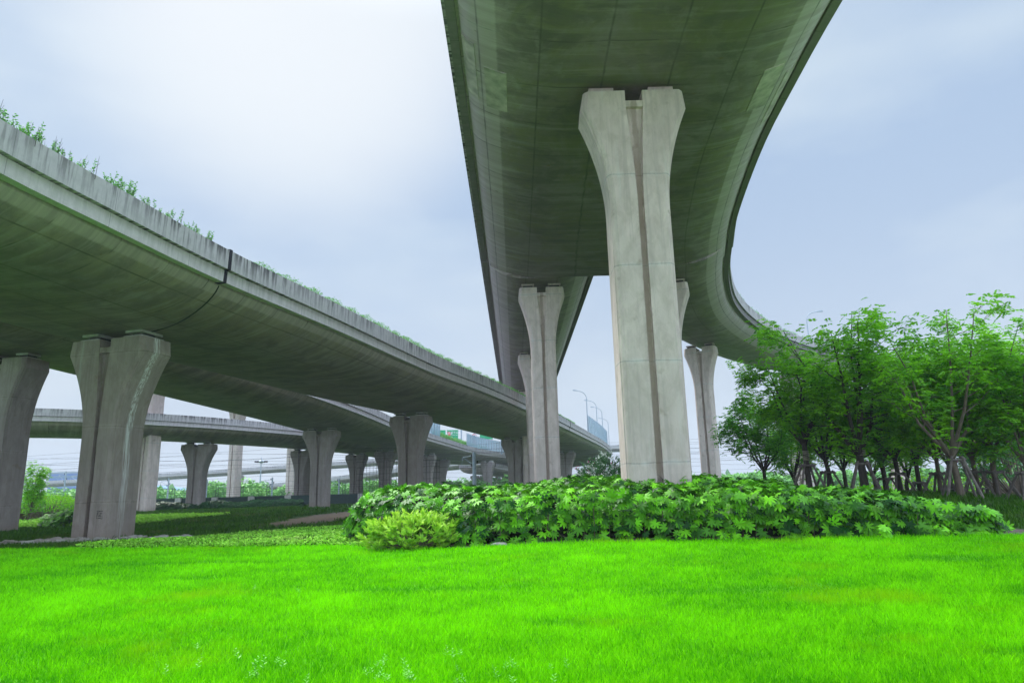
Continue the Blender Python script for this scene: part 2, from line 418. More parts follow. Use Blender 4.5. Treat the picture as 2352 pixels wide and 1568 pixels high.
# ---------------------------------------------------------------- grass
def in_view(x, y, pad=1.0):
    return (np.abs(x) < y * .80 + pad)
def blades(P, h, wd, lean, tint):
    n = len(P)
    az = rng.uniform(0, 2 * np.pi, n); la = rng.uniform(0, 2 * np.pi, n); ll = rng.uniform(0, 1, n) * lean * h
    dx = np.stack([np.cos(az), np.sin(az), np.zeros(n)], 1) * (wd / 2)[:, None]
    ln = np.stack([np.cos(la) * ll, np.sin(la) * ll, np.zeros(n)], 1)
    up = np.zeros((n, 3)); up[:, 2] = h
    a = P - dx; b = P + dx
    c = P + up * .55 + ln * .35 + dx * .8; d = P + up * .55 + ln * .35 - dx * .8
    e = P + up * (1 - .12 * rng.uniform(0, 1, n))[:, None] + ln
    V = np.stack([a, b, c, d, e], 1).reshape(-1, 3)
    i = np.arange(n) * 5
    F = np.concatenate([np.stack([i, i + 1, i + 2], 1), np.stack([i, i + 2, i + 3], 1), np.stack([i + 3, i + 2, i + 4], 1)])
    return V, F, np.repeat(tint, 5)
def smooth_noise(x, y, s, seed=0):
    r = np.random.default_rng(seed); o = 0
    for k in range(5):
        a = r.uniform(0, 2 * np.pi, 3); f = s * (1.5 ** k)
        o = o + np.sin(x * f * math.cos(a[0]) + y * f * math.sin(a[0]) + a[1]) * np.sin(y * f * math.cos(a[0]) - x * f * math.sin(a[0]) + a[2]) / (1.25 ** k)
    return o / 2.2
def scatter_view(n, y0, y1, power, pad=1.0, x0=-1e9, x1=1e9):
    u = rng.uniform(0, 1, n)
    y = y0 * (y1 / y0) ** (u ** power)
    hw = y * .80 + pad
    x = rng.uniform(-1, 1, n) * hw
    k = (x > x0) & (x < x1)
    return x[k], y[k]
# mown lawn
x, y = scatter_view(860000, 3.4, 22, 1.0, 5.5)
k = y < lawn_edge(x) + rng.normal(0, .06, len(x))
x, y = x[k], y[k]
patch = smooth_noise(x, y, .75, 3) + .6 * smooth_noise(x, y, 2.6, 4)
for cx_, cy_, rx_, ry_ in [(7.4, 12.0, .75, .35), (6.9, 9.1, .7, .3), (-5.3, 12.2, .5, .2), (.55, 8.2, .5, .25), (-4.4, 6.2, .6, .25), (-1.5, 10.5, 1.2, .2), (3.2, 9.8, 1.5, .22), (-6.5, 14.5, 2.0, .25), (4.4, 6.4, .5, .15)]:
    patch = patch - 2.2 * np.exp(-((x - cx_) / rx_) ** 2 - ((y - cy_) / ry_) ** 2)
h = (.065 + .022 * rng.normal(0, 1, len(x)) + .022 * patch + .035 * np.exp(-np.abs(y - lawn_edge(x)) * 4) * (rng.uniform(0,1,len(x)) < .3)).clip(.02, .2)
h = h + .05 * sst(6.2, 4.6, y)
wd = .0052 + .00062 * y
finep = smooth_noise(x, y, 7.0, 71)
tint = np.clip(.55 + .30 * patch + .16 * finep + .22 * rng.normal(0, 1, len(x)), 0, 1)
h_mod = 1 + .25 * finep
P = np.stack([x, y, gz(x, y) - .005], 1)
V, F, T = blades(P, (h * h_mod).clip(.02, .25), wd, .9, tint)
o = link('lawn_grass', mesh_np('lawn_grass', V, F, M['grass'], tint=T))
tag(o, 'bright green mown lawn filling the foreground', 'grass', kind='stuff')
# rough grass beyond the lawn
x, y = scatter_view(240000, 14.5, 110, 1.0, 8)
d = dirt(x, y) + .35 * smooth_noise(x, y, 1.2, 8)
k = (y > lawn_edge(x) + .05) & (rng.uniform(0, 1, len(x)) > sst(.25, .6, d)) & ((x < 13) | (y > 17))
k &= ~((x > -3.3) & (x < 11.5) & (y < 24))
x, y = x[k], y[k]
patch = smooth_noise(x, y, .5, 5) + smooth_noise(x, y, 2.0, 6)
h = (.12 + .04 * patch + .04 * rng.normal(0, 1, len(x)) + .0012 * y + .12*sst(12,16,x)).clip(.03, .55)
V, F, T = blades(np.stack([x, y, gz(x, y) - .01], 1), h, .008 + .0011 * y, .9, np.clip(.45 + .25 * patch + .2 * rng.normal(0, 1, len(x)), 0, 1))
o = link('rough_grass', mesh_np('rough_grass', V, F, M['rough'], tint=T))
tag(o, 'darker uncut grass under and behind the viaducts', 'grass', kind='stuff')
# leaf card helper -------------------------------------------------------
def norm(a): return a / np.maximum(np.linalg.norm(a, axis=1, keepdims=True), 1e-9)
def rhombs(P, D, Nn, ln, wd, tint, fold=.15):
    """leaf quads: base P, direction D, plane normal Nn"""
    D = norm(D); S = norm(np.cross(D, Nn)); n = len(P); Nn = np.cross(S, D)
    ln = np.broadcast_to(ln, n)[:, None]; wd = np.broadcast_to(wd, n)[:, None]
    a = P; b = P + D * ln * .45 + S * wd * .5 + Nn * wd * fold; c = P + D * ln; d = P + D * ln * .45 - S * wd * .5 + Nn * wd * fold
    V = np.stack([a, b, c, d], 1).reshape(-1, 3)
    return V, (np.arange(n) * 4)[:, None] + np.arange(4)[None], np.repeat(tint, 4)
def rdir(n, zmin=-1, zmax=1):
    z = rng.uniform(zmin, zmax, n); a = rng.uniform(0, 2 * np.pi, n); r = np.sqrt(1 - z * z)
    return np.stack([r * np.cos(a), r * np.sin(a), z], 1)
# low clover-like cover between lawn and pier
x = rng.uniform(-17, -2.5, 120000); y = rng.uniform(17, 41, 120000)
m_ = (y > lawn_edge(x) - .1) & (y < 30 + (x + 11.7) * 1.6 + .9 * smooth_noise(x, y, 1.2, 12)) & (x > -14.5 + smooth_noise(x, y, .7, 13) * 1.2) & ((dirt(x, y) < .5) & ~((x < -12.6) & (y < 28.7))) & (x < -3.4 - (y - 18) * .05)
x, y = x[m_], y[m_]; n = len(x)
V, F, T = rhombs(np.stack([x, y, gz(x, y) + rng.uniform(.02, .13, n) * (1 + .4 * smooth_noise(x, y, 2, 14))], 1), rdir(n, -.2, .6), rdir(n, .6, 1), rng.uniform(.06, .12, n), rng.uniform(.04, .07, n), np.clip(rng.normal(.5, .25, n) + .3 * smooth_noise(x, y, 1, 15), 0, 1))
tag(link('ground_cover', mesh_np('ground_cover', V, F, M['cover'], tint=T)), 'pale clover ground cover left of the big-leaved hedge', 'ground cover', kind='stuff')

x = rng.uniform(-52, -25, 26000); y = rng.uniform(45, 62, 26000); n = len(x)  # pale leaves added to paint the sunlit strip between shaded ground
V, F, T = rhombs(np.stack([x, y, gz(x, y) + rng.uniform(.02, .22, n)], 1), rdir(n, -.1, .7), rdir(n, .5, 1), rng.uniform(.12, .24, n), rng.uniform(.07, .12, n), np.clip(rng.normal(.6, .25, n), 0, 1))
tag(link('ground_cover', mesh_np('ground_cover', V, F, M['cover'], tint=T)), 'pale leaf strip that paints the sunlit ground before the bushes at far left', 'ground cover', kind='stuff')

# ---------------------------------------------------------------- decks
def resample(pts, step):
    """pts rows (x,y,z,hl,hr): Catmull-Rom through the points, then equal arc-length steps"""
    P = np.array(pts, float); Q = []
    E = np.vstack([2 * P[0] - P[1], P, 2 * P[-1] - P[-2]])
    for i in range(1, len(E) - 2):
        p0, p1, p2, p3 = E[i - 1], E[i], E[i + 1], E[i + 2]
        for t in np.linspace(0, 1, 24, endpoint=False):
            Q.append(.5 * ((2 * p1) + (-p0 + p2) * t + (2 * p0 - 5 * p1 + 4 * p2 - p3) * t * t + (-p0 + 3 * p1 - 3 * p2 + p3) * t ** 3))
    Q.append(P[-1]); Q = np.array(Q)
    s = np.concatenate([[0], np.cumsum(np.linalg.norm(np.diff(Q[:, :2], axis=0), axis=1))])
    n = max(2, int(round(s[-1] / step))); ss = np.linspace(0, s[-1], n + 1)
    return np.stack([np.interp(ss, s, Q[:, k]) for k in range(Q.shape[1])], 1), ss
def frames(Q):
    T = np.gradient(Q[:, :2], axis=0); T /= np.linalg.norm(T, axis=1, keepdims=True)
    return np.stack([T[:, 1], -T[:, 0]], 1)          # normal to the right of travel
def sweep(name, Q, ss, poly, mat, parent, closed=True, smooth=28, caps=True, s0=None, s1=None, skew=0):
    if s0 is not None:
        k = np.linspace(s0, s1, max(2, int((s1 - s0) / 1.0) + 2)); Q = np.stack([np.interp(k, ss, Q[:, j]) for j in range(Q.shape[1])], 1); ss2 = k
    else: ss2 = ss
    Nn = frames(Q); V = []; F = []; UV = []
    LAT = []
    for i in range(len(Q)):
        pl = poly(Q[i]); n = len(pl)
        for (a, z) in pl:
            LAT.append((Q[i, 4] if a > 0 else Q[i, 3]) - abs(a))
            if skew:
                c_ = skew * (6.3 - a); V.append((Q[i, 0] + Nn[i, 0] * a - Nn[i, 1] * c_, Q[i, 1] + Nn[i, 1] * a + Nn[i, 0] * c_, Q[i, 2] + z)); continue
            V.append((Q[i, 0] + Nn[i, 0] * a, Q[i, 1] + Nn[i, 1] * a, Q[i, 2] + z))
    pl = poly(Q[len(Q) // 2]); n = len(pl)
    per = [0]
    for j in range(n):
        a = pl[j]; b = pl[(j + 1) % n]; per.append(per[-1] + math.hypot(a[0] - b[0], a[1] - b[1]))
    rngn = n if closed else n - 1
    for i in range(len(Q) - 1):
        for j in range(rngn):
            j2 = (j + 1) % n
            F.append((i * n + j, (i + 1) * n + j, (i + 1) * n + j2, i * n + j2))
            UV += [(ss2[i], per[j]), (ss2[i + 1], per[j]), (ss2[i + 1], per[j + 1]), (ss2[i], per[j + 1])]
    if caps and closed:
        F.append(tuple(range(n))); UV += [(p[0], p[1]) for p in pl]
        b = (len(Q) - 1) * n; F.append(tuple(b + j for j in range(n))[::-1]); UV += [(p[0], p[1]) for p in pl][::-1]
    me = bpy.data.meshes.new(name); me.from_pydata(V, [], F)
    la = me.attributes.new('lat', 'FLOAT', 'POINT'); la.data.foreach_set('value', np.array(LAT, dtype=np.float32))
    ul = me.uv_layers.new(name='UVMap'); ul.data.foreach_set('uv', np.array(UV, dtype=np.float32).ravel())
    me.materials.append(mat); me.update(); me.shade_smooth(); me.set_sharp_from_angle(angle=R_(smooth))
    return link(name, me, parent, True)
CURVE = [0, .12, .24, .36, .48, .6, .71, .81, .89, .95, 1.0]
def half(hw):
    flat = min(4.2, hw * .72); xf = hw - flat; w_ = flat - .62; o = []
    for t in CURVE:
        z = 1.15 * (.7 * (1 - math.sqrt(max(0, 1 - (t * .99) ** 2))) / (1 - math.sqrt(1 - .99 ** 2)) + .3 * t ** 1.7)
        o.append((xf + w_ * t, z))
    return o + [(hw - .60, 1.30), (hw - .46, 1.30)]
def girder_poly(q):
    hl, hr = q[3], q[4]
    R = half(hr); Lh = half(hl)
    return [(-a, z) for a, z in Lh[::-1]] + R + [(hr - .46, 1.6), (-hl + .46, 1.6)]
def soffit_line(q, inset=0):
    hl, hr = q[3], q[4]
    return [(-a, z) for a, z in half(hl)[:-2][::-1]] + half(hr)[:-2]
def edge_poly(sd_):
    def f(q):
        h_ = q[3] if sd_ < 0 else q[4]
        P = [(h_ - .50, 1.19), (h_ - .20, 1.19), (h_ - .17, 1.66), (h_ - .50, 1.66)]
        return [(sd_ * a, z) for a, z in (P if sd_ > 0 else P[::-1])]
    return f
def par_poly(sd_):
    def f(q):
        h_ = q[3] if sd_ < 0 else q[4]
        P = [(h_ - .03, 1.70), (h_ , 2.48), (h_ - .22, 2.50), (h_ - .30, 1.70)]
        return [(sd_ * a, z) for a, z in (P if sd_ > 0 else P[::-1])]
    return f
def deck(name, pts, label, soff, step=1.5, cat='viaduct', joints=(), ends=True):
    em = M['edgeA'] if soff is M['soffA'] else M['edge']
    Q, ss = resample(pts, step)
    t = thing(name, label, cat, (Q[len(Q)//2, 0], Q[len(Q)//2, 1], Q[len(Q)//2, 2]))
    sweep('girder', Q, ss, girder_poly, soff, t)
    for sd_ in (-1, 1):
        sweep('edge_beam', Q, ss, edge_poly(sd_), em, t)
        sweep('parapet', Q, ss, par_poly(sd_), M['par'], t)
    sweep('road_surface', Q, ss, lambda q: [(-q[3] + .33, 1.605), (q[4] - .33, 1.605), (q[4] - .33, 1.72), (-q[3] + .33, 1.72)], M['road'], t)
    for sj in joints:
        def ring(q):
            o = []
            for a, z in soffit_line(q): o.append((a, z - .012))
            return o + [(a, z + .2) for a, z in soffit_line(q)[::-1]]
        sweep('expansion_joint', Q, ss, ring, M['rubber'], t, s0=sj, s1=sj + .07, skew=.36)
        for sd_ in (-1, 1):
            def rp(q, sd_=sd_):
                h_ = q[3] if sd_ < 0 else q[4]
                P = [(h_ - .55, 1.165), (h_ - .175, 1.165), (h_ - .14, 1.675), (h_ + .0, 1.68), (h_ + .03, 2.52), (h_ - .24, 2.53), (h_ - .24, 2.4), (h_ - .05, 2.4), (h_ - .08, 1.8), (h_ - .3, 1.6), (h_ - .4, 1.25), (h_ - .55, 1.25)]
                return [(sd_ * a, z) for a, z in (P if sd_ > 0 else P[::-1])]
            sweep('joint_cover', Q, ss, rp, M['rubber'], t, s0=sj - .05, s1=sj + .12)
    return t, Q, ss
def patch_on(t, Q, ss, side, f0, f1, s0, s1):
    def rp(q):
        hl = soffit_line(q); n = len(hl); c = hl[n // 2:] if side > 0 else [(a, z) for a, z in hl[:n // 2][::-1]]
        seg = [c[k] for k in range(f0, f1 + 1)]
        dn = []
        for i, (a, z) in enumerate(seg):
            a2, z2 = seg[min(i + 1, len(seg) - 1)]; a1, z1 = seg[max(i - 1, 0)]
            dx, dz = abs(a2 - a1), z2 - z1; l = math.hypot(dx, dz)
            dn.append((a + side * dz / l * .02, z - dx / l * .02))
        o = dn + seg[::-1]
        return o if side > 0 else o[::-1]
    sweep('repair_patch', Q, ss, rp, M['patch'], t, s0=s0, s1=s1)

ZA = 14.95
def offs(edge, hr, hl=None, z=ZA):
    """centre line from the right edge (outer parapet line)"""
    E = np.array(edge, float); T = np.gradient(E, axis=0); T /= np.linalg.norm(T, axis=1, keepdims=True)
    Nn = np.stack([T[:, 1], -T[:, 0]], 1)
    C = E - Nn * hr
    return [(c[0], c[1], z, hl or hr, hr) for c in C]
# the wide high ramp overhead: straight left edge, right edge slowly flaring
wide = []
for yy, xr in [(-46, 10.2), (-25, 10.3), (-8, 10.4), (6, 10.5), (14, 10.6), (18.6, 10.75), (22.8, 11.05), (28.1, 11.6), (36.1, 13.0), (42.2, 14.55)]:
    wide.append((4.4, yy, ZA, 6.4, xr - 4.4))
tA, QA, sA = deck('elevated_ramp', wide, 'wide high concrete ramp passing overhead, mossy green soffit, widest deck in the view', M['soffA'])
patch_on(tA, QA, sA, -1, 5, 7, 66.6, 69.0); patch_on(tA, QA, sA, -1, 8, 10, 65.6, 68.8)
patch_on(tA, QA, sA, 1, 5, 7, 66.8, 69.4); patch_on(tA, QA, sA, 1, 8, 10, 67.6, 71.2)
# the two branches it forks into
st = [(2.02, yy, ZA, 4.02, 4.02) for yy in (42.32, 60, 80, 100, 125)] + [(2.02, 180, ZA, 4.02, 4.02), (2.02, 260, ZA, 4.02, 4.02)]
tA2, QA2, sA2 = deck('straight_ramp', st, 'narrow high ramp running straight away behind the wide deck, left branch of the fork', M['soffA'])
cr_edge = [(13.85, 39.6), (14.5, 42.3), (16.2, 48.0), (19.0, 55.2), (23.4, 63.0), (29.8, 71.6), (38, 79.5), (49, 87.0), (63, 92.5), (85, 96), (120, 96), (170, 92)]
cpts = offs(cr_edge, 4.05, z=ZA + .02)
tA3, QA3, sA3 = deck('curved_ramp', cpts, 'narrow high ramp curving away to the right above the trees, right branch of the fork', M['soffA'])
# the lower viaduct on the left
ZB = 8.72
be = [(-17, -45), (-15.6, -20), (-14.3, 0), (-13.7, 8), (-13.0, 15.9), (-12.3, 20.1), (-11.2, 25.7), (-8.9, 34.2), (-5.5, 47.9), (-2.2, 58.5), (1.2, 70.9), (5.3, 87.2), (12.4, 116.3), (19, 144.6), (24.6, 176), (25.5, 205), (20, 230), (8, 250)]
bpts = offs(be, 6.3, z=ZB)
QB_, sB_ = resample(bpts, 1.5)
sj = float(np.interp(25.9, QB_[:, 1] - 6.3 * 0 + (np.array([f[1] for f in frames(QB_)]) * 6.3), sB_))
sj2 = float(np.interp(100, QB_[:, 1], sB_))
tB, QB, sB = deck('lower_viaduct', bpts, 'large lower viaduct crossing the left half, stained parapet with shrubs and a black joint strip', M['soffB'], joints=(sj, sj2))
# viaduct behind it
cc = [(-34, -40, 11.6), (-34, -10, 11.5), (-33, 10, 11.2), (-31.5, 28, 10.8), (-28.8, 41, 10.35), (-26.3, 55, 9.9), (-23.7, 68, 9.4), (-22.2, 80, 9.1), (-21.3, 95, 8.95), (-20.0, 112.4, 8.95), (-18.4, 126, 8.95), (-14.6, 155, 8.95), (-9.0, 176, 8.95), (1, 205, 8.95), (15, 235, 8.95)]
cc = [(a, b, c, 5.7, 5.7) for a, b, c in cc]
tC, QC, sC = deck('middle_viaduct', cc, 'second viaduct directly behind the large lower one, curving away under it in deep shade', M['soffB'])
dd = [(-110, 71), (-85, 70.5), (-64, 71.5), (-52, 75), (-43.2, 82.5), (-36.4, 93.5), (-30.4, 107), (-26.6, 122), (-24.4, 140), (-20, 160), (-12, 180)]
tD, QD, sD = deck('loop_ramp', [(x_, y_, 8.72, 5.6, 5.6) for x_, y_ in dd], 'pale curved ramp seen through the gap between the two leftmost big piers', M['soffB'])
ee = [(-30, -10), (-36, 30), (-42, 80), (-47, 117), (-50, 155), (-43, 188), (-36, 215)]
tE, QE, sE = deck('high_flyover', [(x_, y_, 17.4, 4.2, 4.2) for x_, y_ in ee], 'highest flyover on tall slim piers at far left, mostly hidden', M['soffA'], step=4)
# road to the right of the far end, a lower far carriageway
ff = [(-14, 178), (-6, 205), (2, 240), (6, 300)]

# ---------------------------------------------------------------- piers
def pier_mesh(name, H, w0, w1, d, mat, foot=1.2):
    fl = min(3.5, H * .45); z0 = H - .62 - fl
    lv = [(-foot, w0, .10, .17), (z0 * .5, w0, .10, .17), (z0, w0, .10, .17)]
    for k in range(1, 13):
        t = k / 12; lv.append((z0 + fl * t, w0 + (w1 - w0) * t ** 1.9, .10 + .19 * t ** 1.6, .17))
    zc = H - .60
    lv += [(zc + .002, w1 - .005, .29, .17), (zc + .004, w1 - .005, .29, .03), (H - .36, w1 - .03, .29, .03)]
    V = []; F = []
    def ring(w_, g, gd):
        f = [(-w_, -d + .19), (-w_ + .035, -d + .17), (-w_ + .05, -d + .10), (-w_ + .12, -d + .03), (-w_ + .17, -d), (-g, -d), (-g + .0, -d + gd), (g, -d + gd), (g, -d), (w_ - .17, -d), (w_ - .12, -d + .03), (w_ - .05, -d + .10), (w_ - .035, -d + .17), (w_, -d + .19)]
        return f + [(-a, -b) for a, b in f]
    for (z, w_, g, gd) in lv:
        for a, b in ring(w_, g, gd): V.append((a, b, z))
    n = 28
    for i in range(len(lv) - 1):
        for j in range(n): F.append((i * n + j, i * n + (j + 1) % n, (i + 1) * n + (j + 1) % n, (i + 1) * n + j))
    F.append(tuple((len(lv) - 1) * n + j for j in range(n)))
    mb = MB(); mb.V = V; mb.F = F
    for s in (-1, 1):     # the two horns either side of the notch
        wa = w1 - .03; wb = w1 - .07
        def hr(w_, z):
            P = [(.29, -d), (w_ - .17, -d), (w_ - .05, -d + .10), (w_, -d + .19), (w_, d - .19), (w_ - .05, d - .10), (w_ - .17, d), (.29, d)]
            return [(s * a, b, z) for a, b in (P if s > 0 else P[::-1])]
        A = hr(wa, H - .362); B = hr(wb, H)
        mb.add(A + B, [(j, (j + 1) % 8, 8 + (j + 1) % 8, 8 + j) for j in range(8)] + [tuple(8 + j for j in range(8))])
    me = bpy.data.meshes.new(name); me.from_pydata(mb.V, [], mb.F); me.materials.append(mat); me.update()
    me.shade_smooth(); me.set_sharp_from_angle(angle=R_(22)); return me
def heading(Q, x, y):
    i = int(np.argmin((Q[:, 0] - x) ** 2 + (Q[:, 1] - y) ** 2)); i = min(max(i, 1), len(Q) - 2)
    dx, dy = Q[i + 1, 0] - Q[i - 1, 0], Q[i + 1, 1] - Q[i - 1, 1]
    return math.atan2(dx, dy), Q[i]
def pier(x, y, Q, label, mat='pier', w0=1.0, w1=1.66, d=.75, group=None, top=None, hd=None):
    a, q = heading(Q, x, y)
    if hd is not None: a = hd
    zt = (q[2] if top is None else top + .36) - .36; z0 = gzf(x, y); H = zt - z0
    t = thing('viaduct_pier', label, 'pier', (x, y, z0), -a, group)
    link('column', pier_mesh('column', H, w0, w1, d, M[mat]), t)
    for s in (-1, 1):
        e_ = 1.45 if mat == 'pierS' else 1.0
        mb = MB(); mb.box((s * (w1 * .58), 0, H + .06), (.95, d * e_, .12)); mb.box((s * (w1 * .58), 0, H + .30), (.85, d * e_ * .95, .11))
        b = mb.build('bearing_pad', M['slab'] if mat != 'pier' else M['pier'], t)
        mb = MB(); mb.box((s * (w1 * .58), 0, H + .1825), (.62, .62, .125)); mb.build('bearing', M['bearing'], b)
    return t
G1 = 'flared piers under the high ramp'; G2 = 'flared piers under the lower viaduct'; G3 = 'flared piers under the middle viaduct'
G4 = 'flared piers under the loop ramp'; G5 = 'tall slim piers of the high flyover'
pier(4.30, 21.45, QA, 'largest pale flared pier standing behind the big-leaved hedge, nearest of all piers', group=G1, w0=.97, w1=1.76)
pier(2.02, 43.9, QA2, 'pale flared pier under the left branch where the high ramp forks', group=G1, w0=.80, w1=1.52)
pier(2.02, 66.6, QA2, 'half hidden flared pier just left behind the pier at the fork', group=G1, w0=.80, w1=1.52)
pier(10.3, 43.9, QA3, 'pale pier hidden behind the nearest big pier, only its right flare showing', group=G1, w0=.78, w1=1.55)
pier(18.25, 65.0, QA3, 'slim pale pier under the curved ramp, standing clear right of the nearest big pier', group=G1, w0=.80, w1=1.55, d=.62)
pier(34.2, 83.0, QA3, 'distant pale pier under the curved ramp, its head touching the leftmost tree crown', group=G1, w1=1.5)
pier(52.5, 95.3, QA3, 'distant pale pier behind the tree trunks on the right', group=G1)
pier(2.02, 92, QA2, 'far pier of the straight ramp hidden behind the two piers at the fork', group=G1)
a, q = heading(QB, -17.0, 29.3)
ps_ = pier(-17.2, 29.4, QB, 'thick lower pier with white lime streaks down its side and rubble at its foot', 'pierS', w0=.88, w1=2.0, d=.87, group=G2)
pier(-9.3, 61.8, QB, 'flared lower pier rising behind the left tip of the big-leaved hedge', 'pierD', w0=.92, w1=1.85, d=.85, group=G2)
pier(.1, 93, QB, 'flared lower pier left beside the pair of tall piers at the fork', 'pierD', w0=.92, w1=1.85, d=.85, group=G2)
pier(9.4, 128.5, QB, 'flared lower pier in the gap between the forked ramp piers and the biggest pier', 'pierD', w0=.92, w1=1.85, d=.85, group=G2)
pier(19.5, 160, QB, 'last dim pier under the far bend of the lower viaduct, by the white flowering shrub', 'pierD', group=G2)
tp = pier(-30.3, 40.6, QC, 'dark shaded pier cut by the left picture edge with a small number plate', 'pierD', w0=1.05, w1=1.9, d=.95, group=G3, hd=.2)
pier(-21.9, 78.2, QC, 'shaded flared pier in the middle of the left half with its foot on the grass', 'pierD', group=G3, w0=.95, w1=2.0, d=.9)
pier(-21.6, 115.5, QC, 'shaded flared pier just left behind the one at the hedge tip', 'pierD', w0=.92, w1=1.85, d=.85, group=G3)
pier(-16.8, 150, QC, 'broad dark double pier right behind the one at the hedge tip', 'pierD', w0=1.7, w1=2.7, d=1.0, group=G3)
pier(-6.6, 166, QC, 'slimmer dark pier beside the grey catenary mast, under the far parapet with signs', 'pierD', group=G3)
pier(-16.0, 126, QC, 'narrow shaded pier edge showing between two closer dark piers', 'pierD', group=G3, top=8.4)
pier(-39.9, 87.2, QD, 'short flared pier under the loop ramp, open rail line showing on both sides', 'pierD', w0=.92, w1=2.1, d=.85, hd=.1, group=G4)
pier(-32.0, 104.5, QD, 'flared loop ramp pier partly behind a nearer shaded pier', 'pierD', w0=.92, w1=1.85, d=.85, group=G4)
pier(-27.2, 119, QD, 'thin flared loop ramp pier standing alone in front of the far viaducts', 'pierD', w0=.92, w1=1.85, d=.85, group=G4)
for i, (x_, y_, lb) in enumerate([(-42.3, 80, 'tall slim pale pier just right of the lime-streaked pier'), (-47.3, 117, 'tall slim pale pier right of the shortest loop ramp pier'), (-50, 155, 'tall slim pale pier touching a loop ramp pier on its left'), (-42.6, 188, 'farthest tall slim pale pier beside the lone loop ramp pier')]):
    pier(x_, y_, QE, lb, 'pier', w0=.95, group=G5, d=.75, hd=.55 - .1*i)
# far dim piers below the middle viaduct
far_p = [(-24 + 5, 200), (-13, 196), (-6.5, 214), (1, 232)]

# number plate on the leftmost pier
def text_mesh(txt, size, mat, name, parent, loc, rot, ext=.004, align='CENTER', world=False):
    c = bpy.data.curves.new(name, 'FONT'); c.body = txt; c.size = size; c.extrude = ext; c.align_x = align; c.align_y = 'CENTER'
    ob = bpy.data.objects.new('tmp', c)
    COL.objects.link(ob); bpy.context.view_layer.update()
    me = bpy.data.meshes.new_from_object(ob.evaluated_get(bpy.context.evaluated_depsgraph_get()))
    bpy.data.objects.remove(ob); me.materials.clear(); me.materials.append(mat)
    o = link(name, me, parent, world); o.location = loc; o.rotation_euler = rot; return o
mb = MB(); mb.box((.72, -.965, .62), (.52, .02, .17)); pl = mb.build('number_plate', M['white'], tp)
gm = MB(); gr_ = random.Random(4)
for k in range(20):
    x_, z_ = .62 + .06 * (k % 5 - 2) + gr_.uniform(-.02, .02), 1.05 + .09 * (k // 5 - 2); L_ = gr_.uniform(.03, .1); a_ = gr_.choice([0, .1, 1.57, 1.5]); gm.box((x_, -.873, z_), (L_, .004, .022), 0, ('Y', a_))
gm.build('graffiti', M['black'], ps_)
text_mesh('TH 020', .125, M['black'], 'plate_lettering', pl, (.72, -.978, .62), (R_(90), 0, 0), .002)
#@@NEXT
# ---------------------------------------------------------------- big-leaved hedge
def palmate(n_l=8):
    """one hand-shaped leaf of lobes: unit radius, petiole at origin, middle lobe along +X"""
    ang = np.radians(np.linspace(-138, 138, n_l)); V = [(0, 0, 0)]; F = []
    ln = .62 + .38 * np.cos(ang * .55)
    half_ = (ang[1] - ang[0]) / 2
    def p(r, a): return (r * math.cos(a), r * math.sin(a), -.28 * r * r + .06 * r)
    notch = [p(.36 if i not in (0, n_l) else .13, a) for i, a in enumerate(np.concatenate([ang - half_, [ang[-1] + half_]]))]
    V += notch
    for i, a in enumerate(ang):
        b = len(V); l_ = ln[i]
        V += [p(l_ * .70, a - .235), p(l_, a), p(l_ * .70, a + .235), p(l_ * .55, a)]
        V[-1] = (V[-1][0], V[-1][1], V[-1][2] - .05)
        F += [(0, 1 + i, b, b + 3), (b + 3, b, b + 1, b + 1), (b + 3, b + 1, b + 2, b + 2), (0, b + 3, b + 2, 2 + i)]
    return np.array(V), F
def palmate_faces(Fl):
    return [tuple(dict.fromkeys(f)) for f in Fl]
LV, LF = palmate()
LF = palmate_faces(LF)
LT = []
for f in LF:
    if len(f) == 3: LT.append(f)
    else: LT += [(f[0], f[1], f[2]), (f[0], f[2], f[3])]
LT = np.array(LT)
def scatter_leaves(P, D, Nn, size, tint, LVx=LV, LTx=LT):
    D = norm(D); S = norm(np.cross(Nn, D)); Nn = np.cross(D, S); n = len(P)
    c = rng.uniform(.4, 1.6, n)[:, None, None]
    V = P[:, None] + size[:, None, None] * (LVx[None, :, 0:1] * D[:, None] + LVx[None, :, 1:2] * S[:, None] + LVx[None, :, 2:3] * c * Nn[:, None])
    F = (np.arange(n) * len(LVx))[:, None, None] + LTx[None]
    return V.reshape(-1, 3), F.reshape(-1, 3), np.repeat(tint, len(LVx))
HX = [-4.8, -4.2, -3.2, -1, 2, 6, 8.8, 10.2, 10.9]
def hedge_front(x): return np.interp(x, HX, [19.6, 18.4, 17.6, 16.35, 16.35, 15.85, 15.2, 15.2, 15.9])
def hedge_back(x): return np.interp(x, HX, [21.0, 22.5, 23.5, 25.0, 26, 24.0, 20.5, 18.2, 16.6])
def hedge_top(x, y):
    """height of the canopy above the soil"""
    hmax = np.interp(x, HX, [.9, 1.25, 1.35, 1.2, 1.15, 1.0, .80, .62, .4])
    f = y - hedge_front(x); b = hedge_back(x) - y; e = np.minimum(x + 4.9, 11.1 - x)
    d = np.minimum(np.minimum(f * .9 , b * .8), e * 1.2).clip(0, None)
    return hmax * np.sqrt(1 - (1 - np.clip(d / 1.3, 0, 1)) ** 2) * (1 + .10 * smooth_noise(x, y, 1.5, 21) + .06 * smooth_noise(x, y, 4, 22))
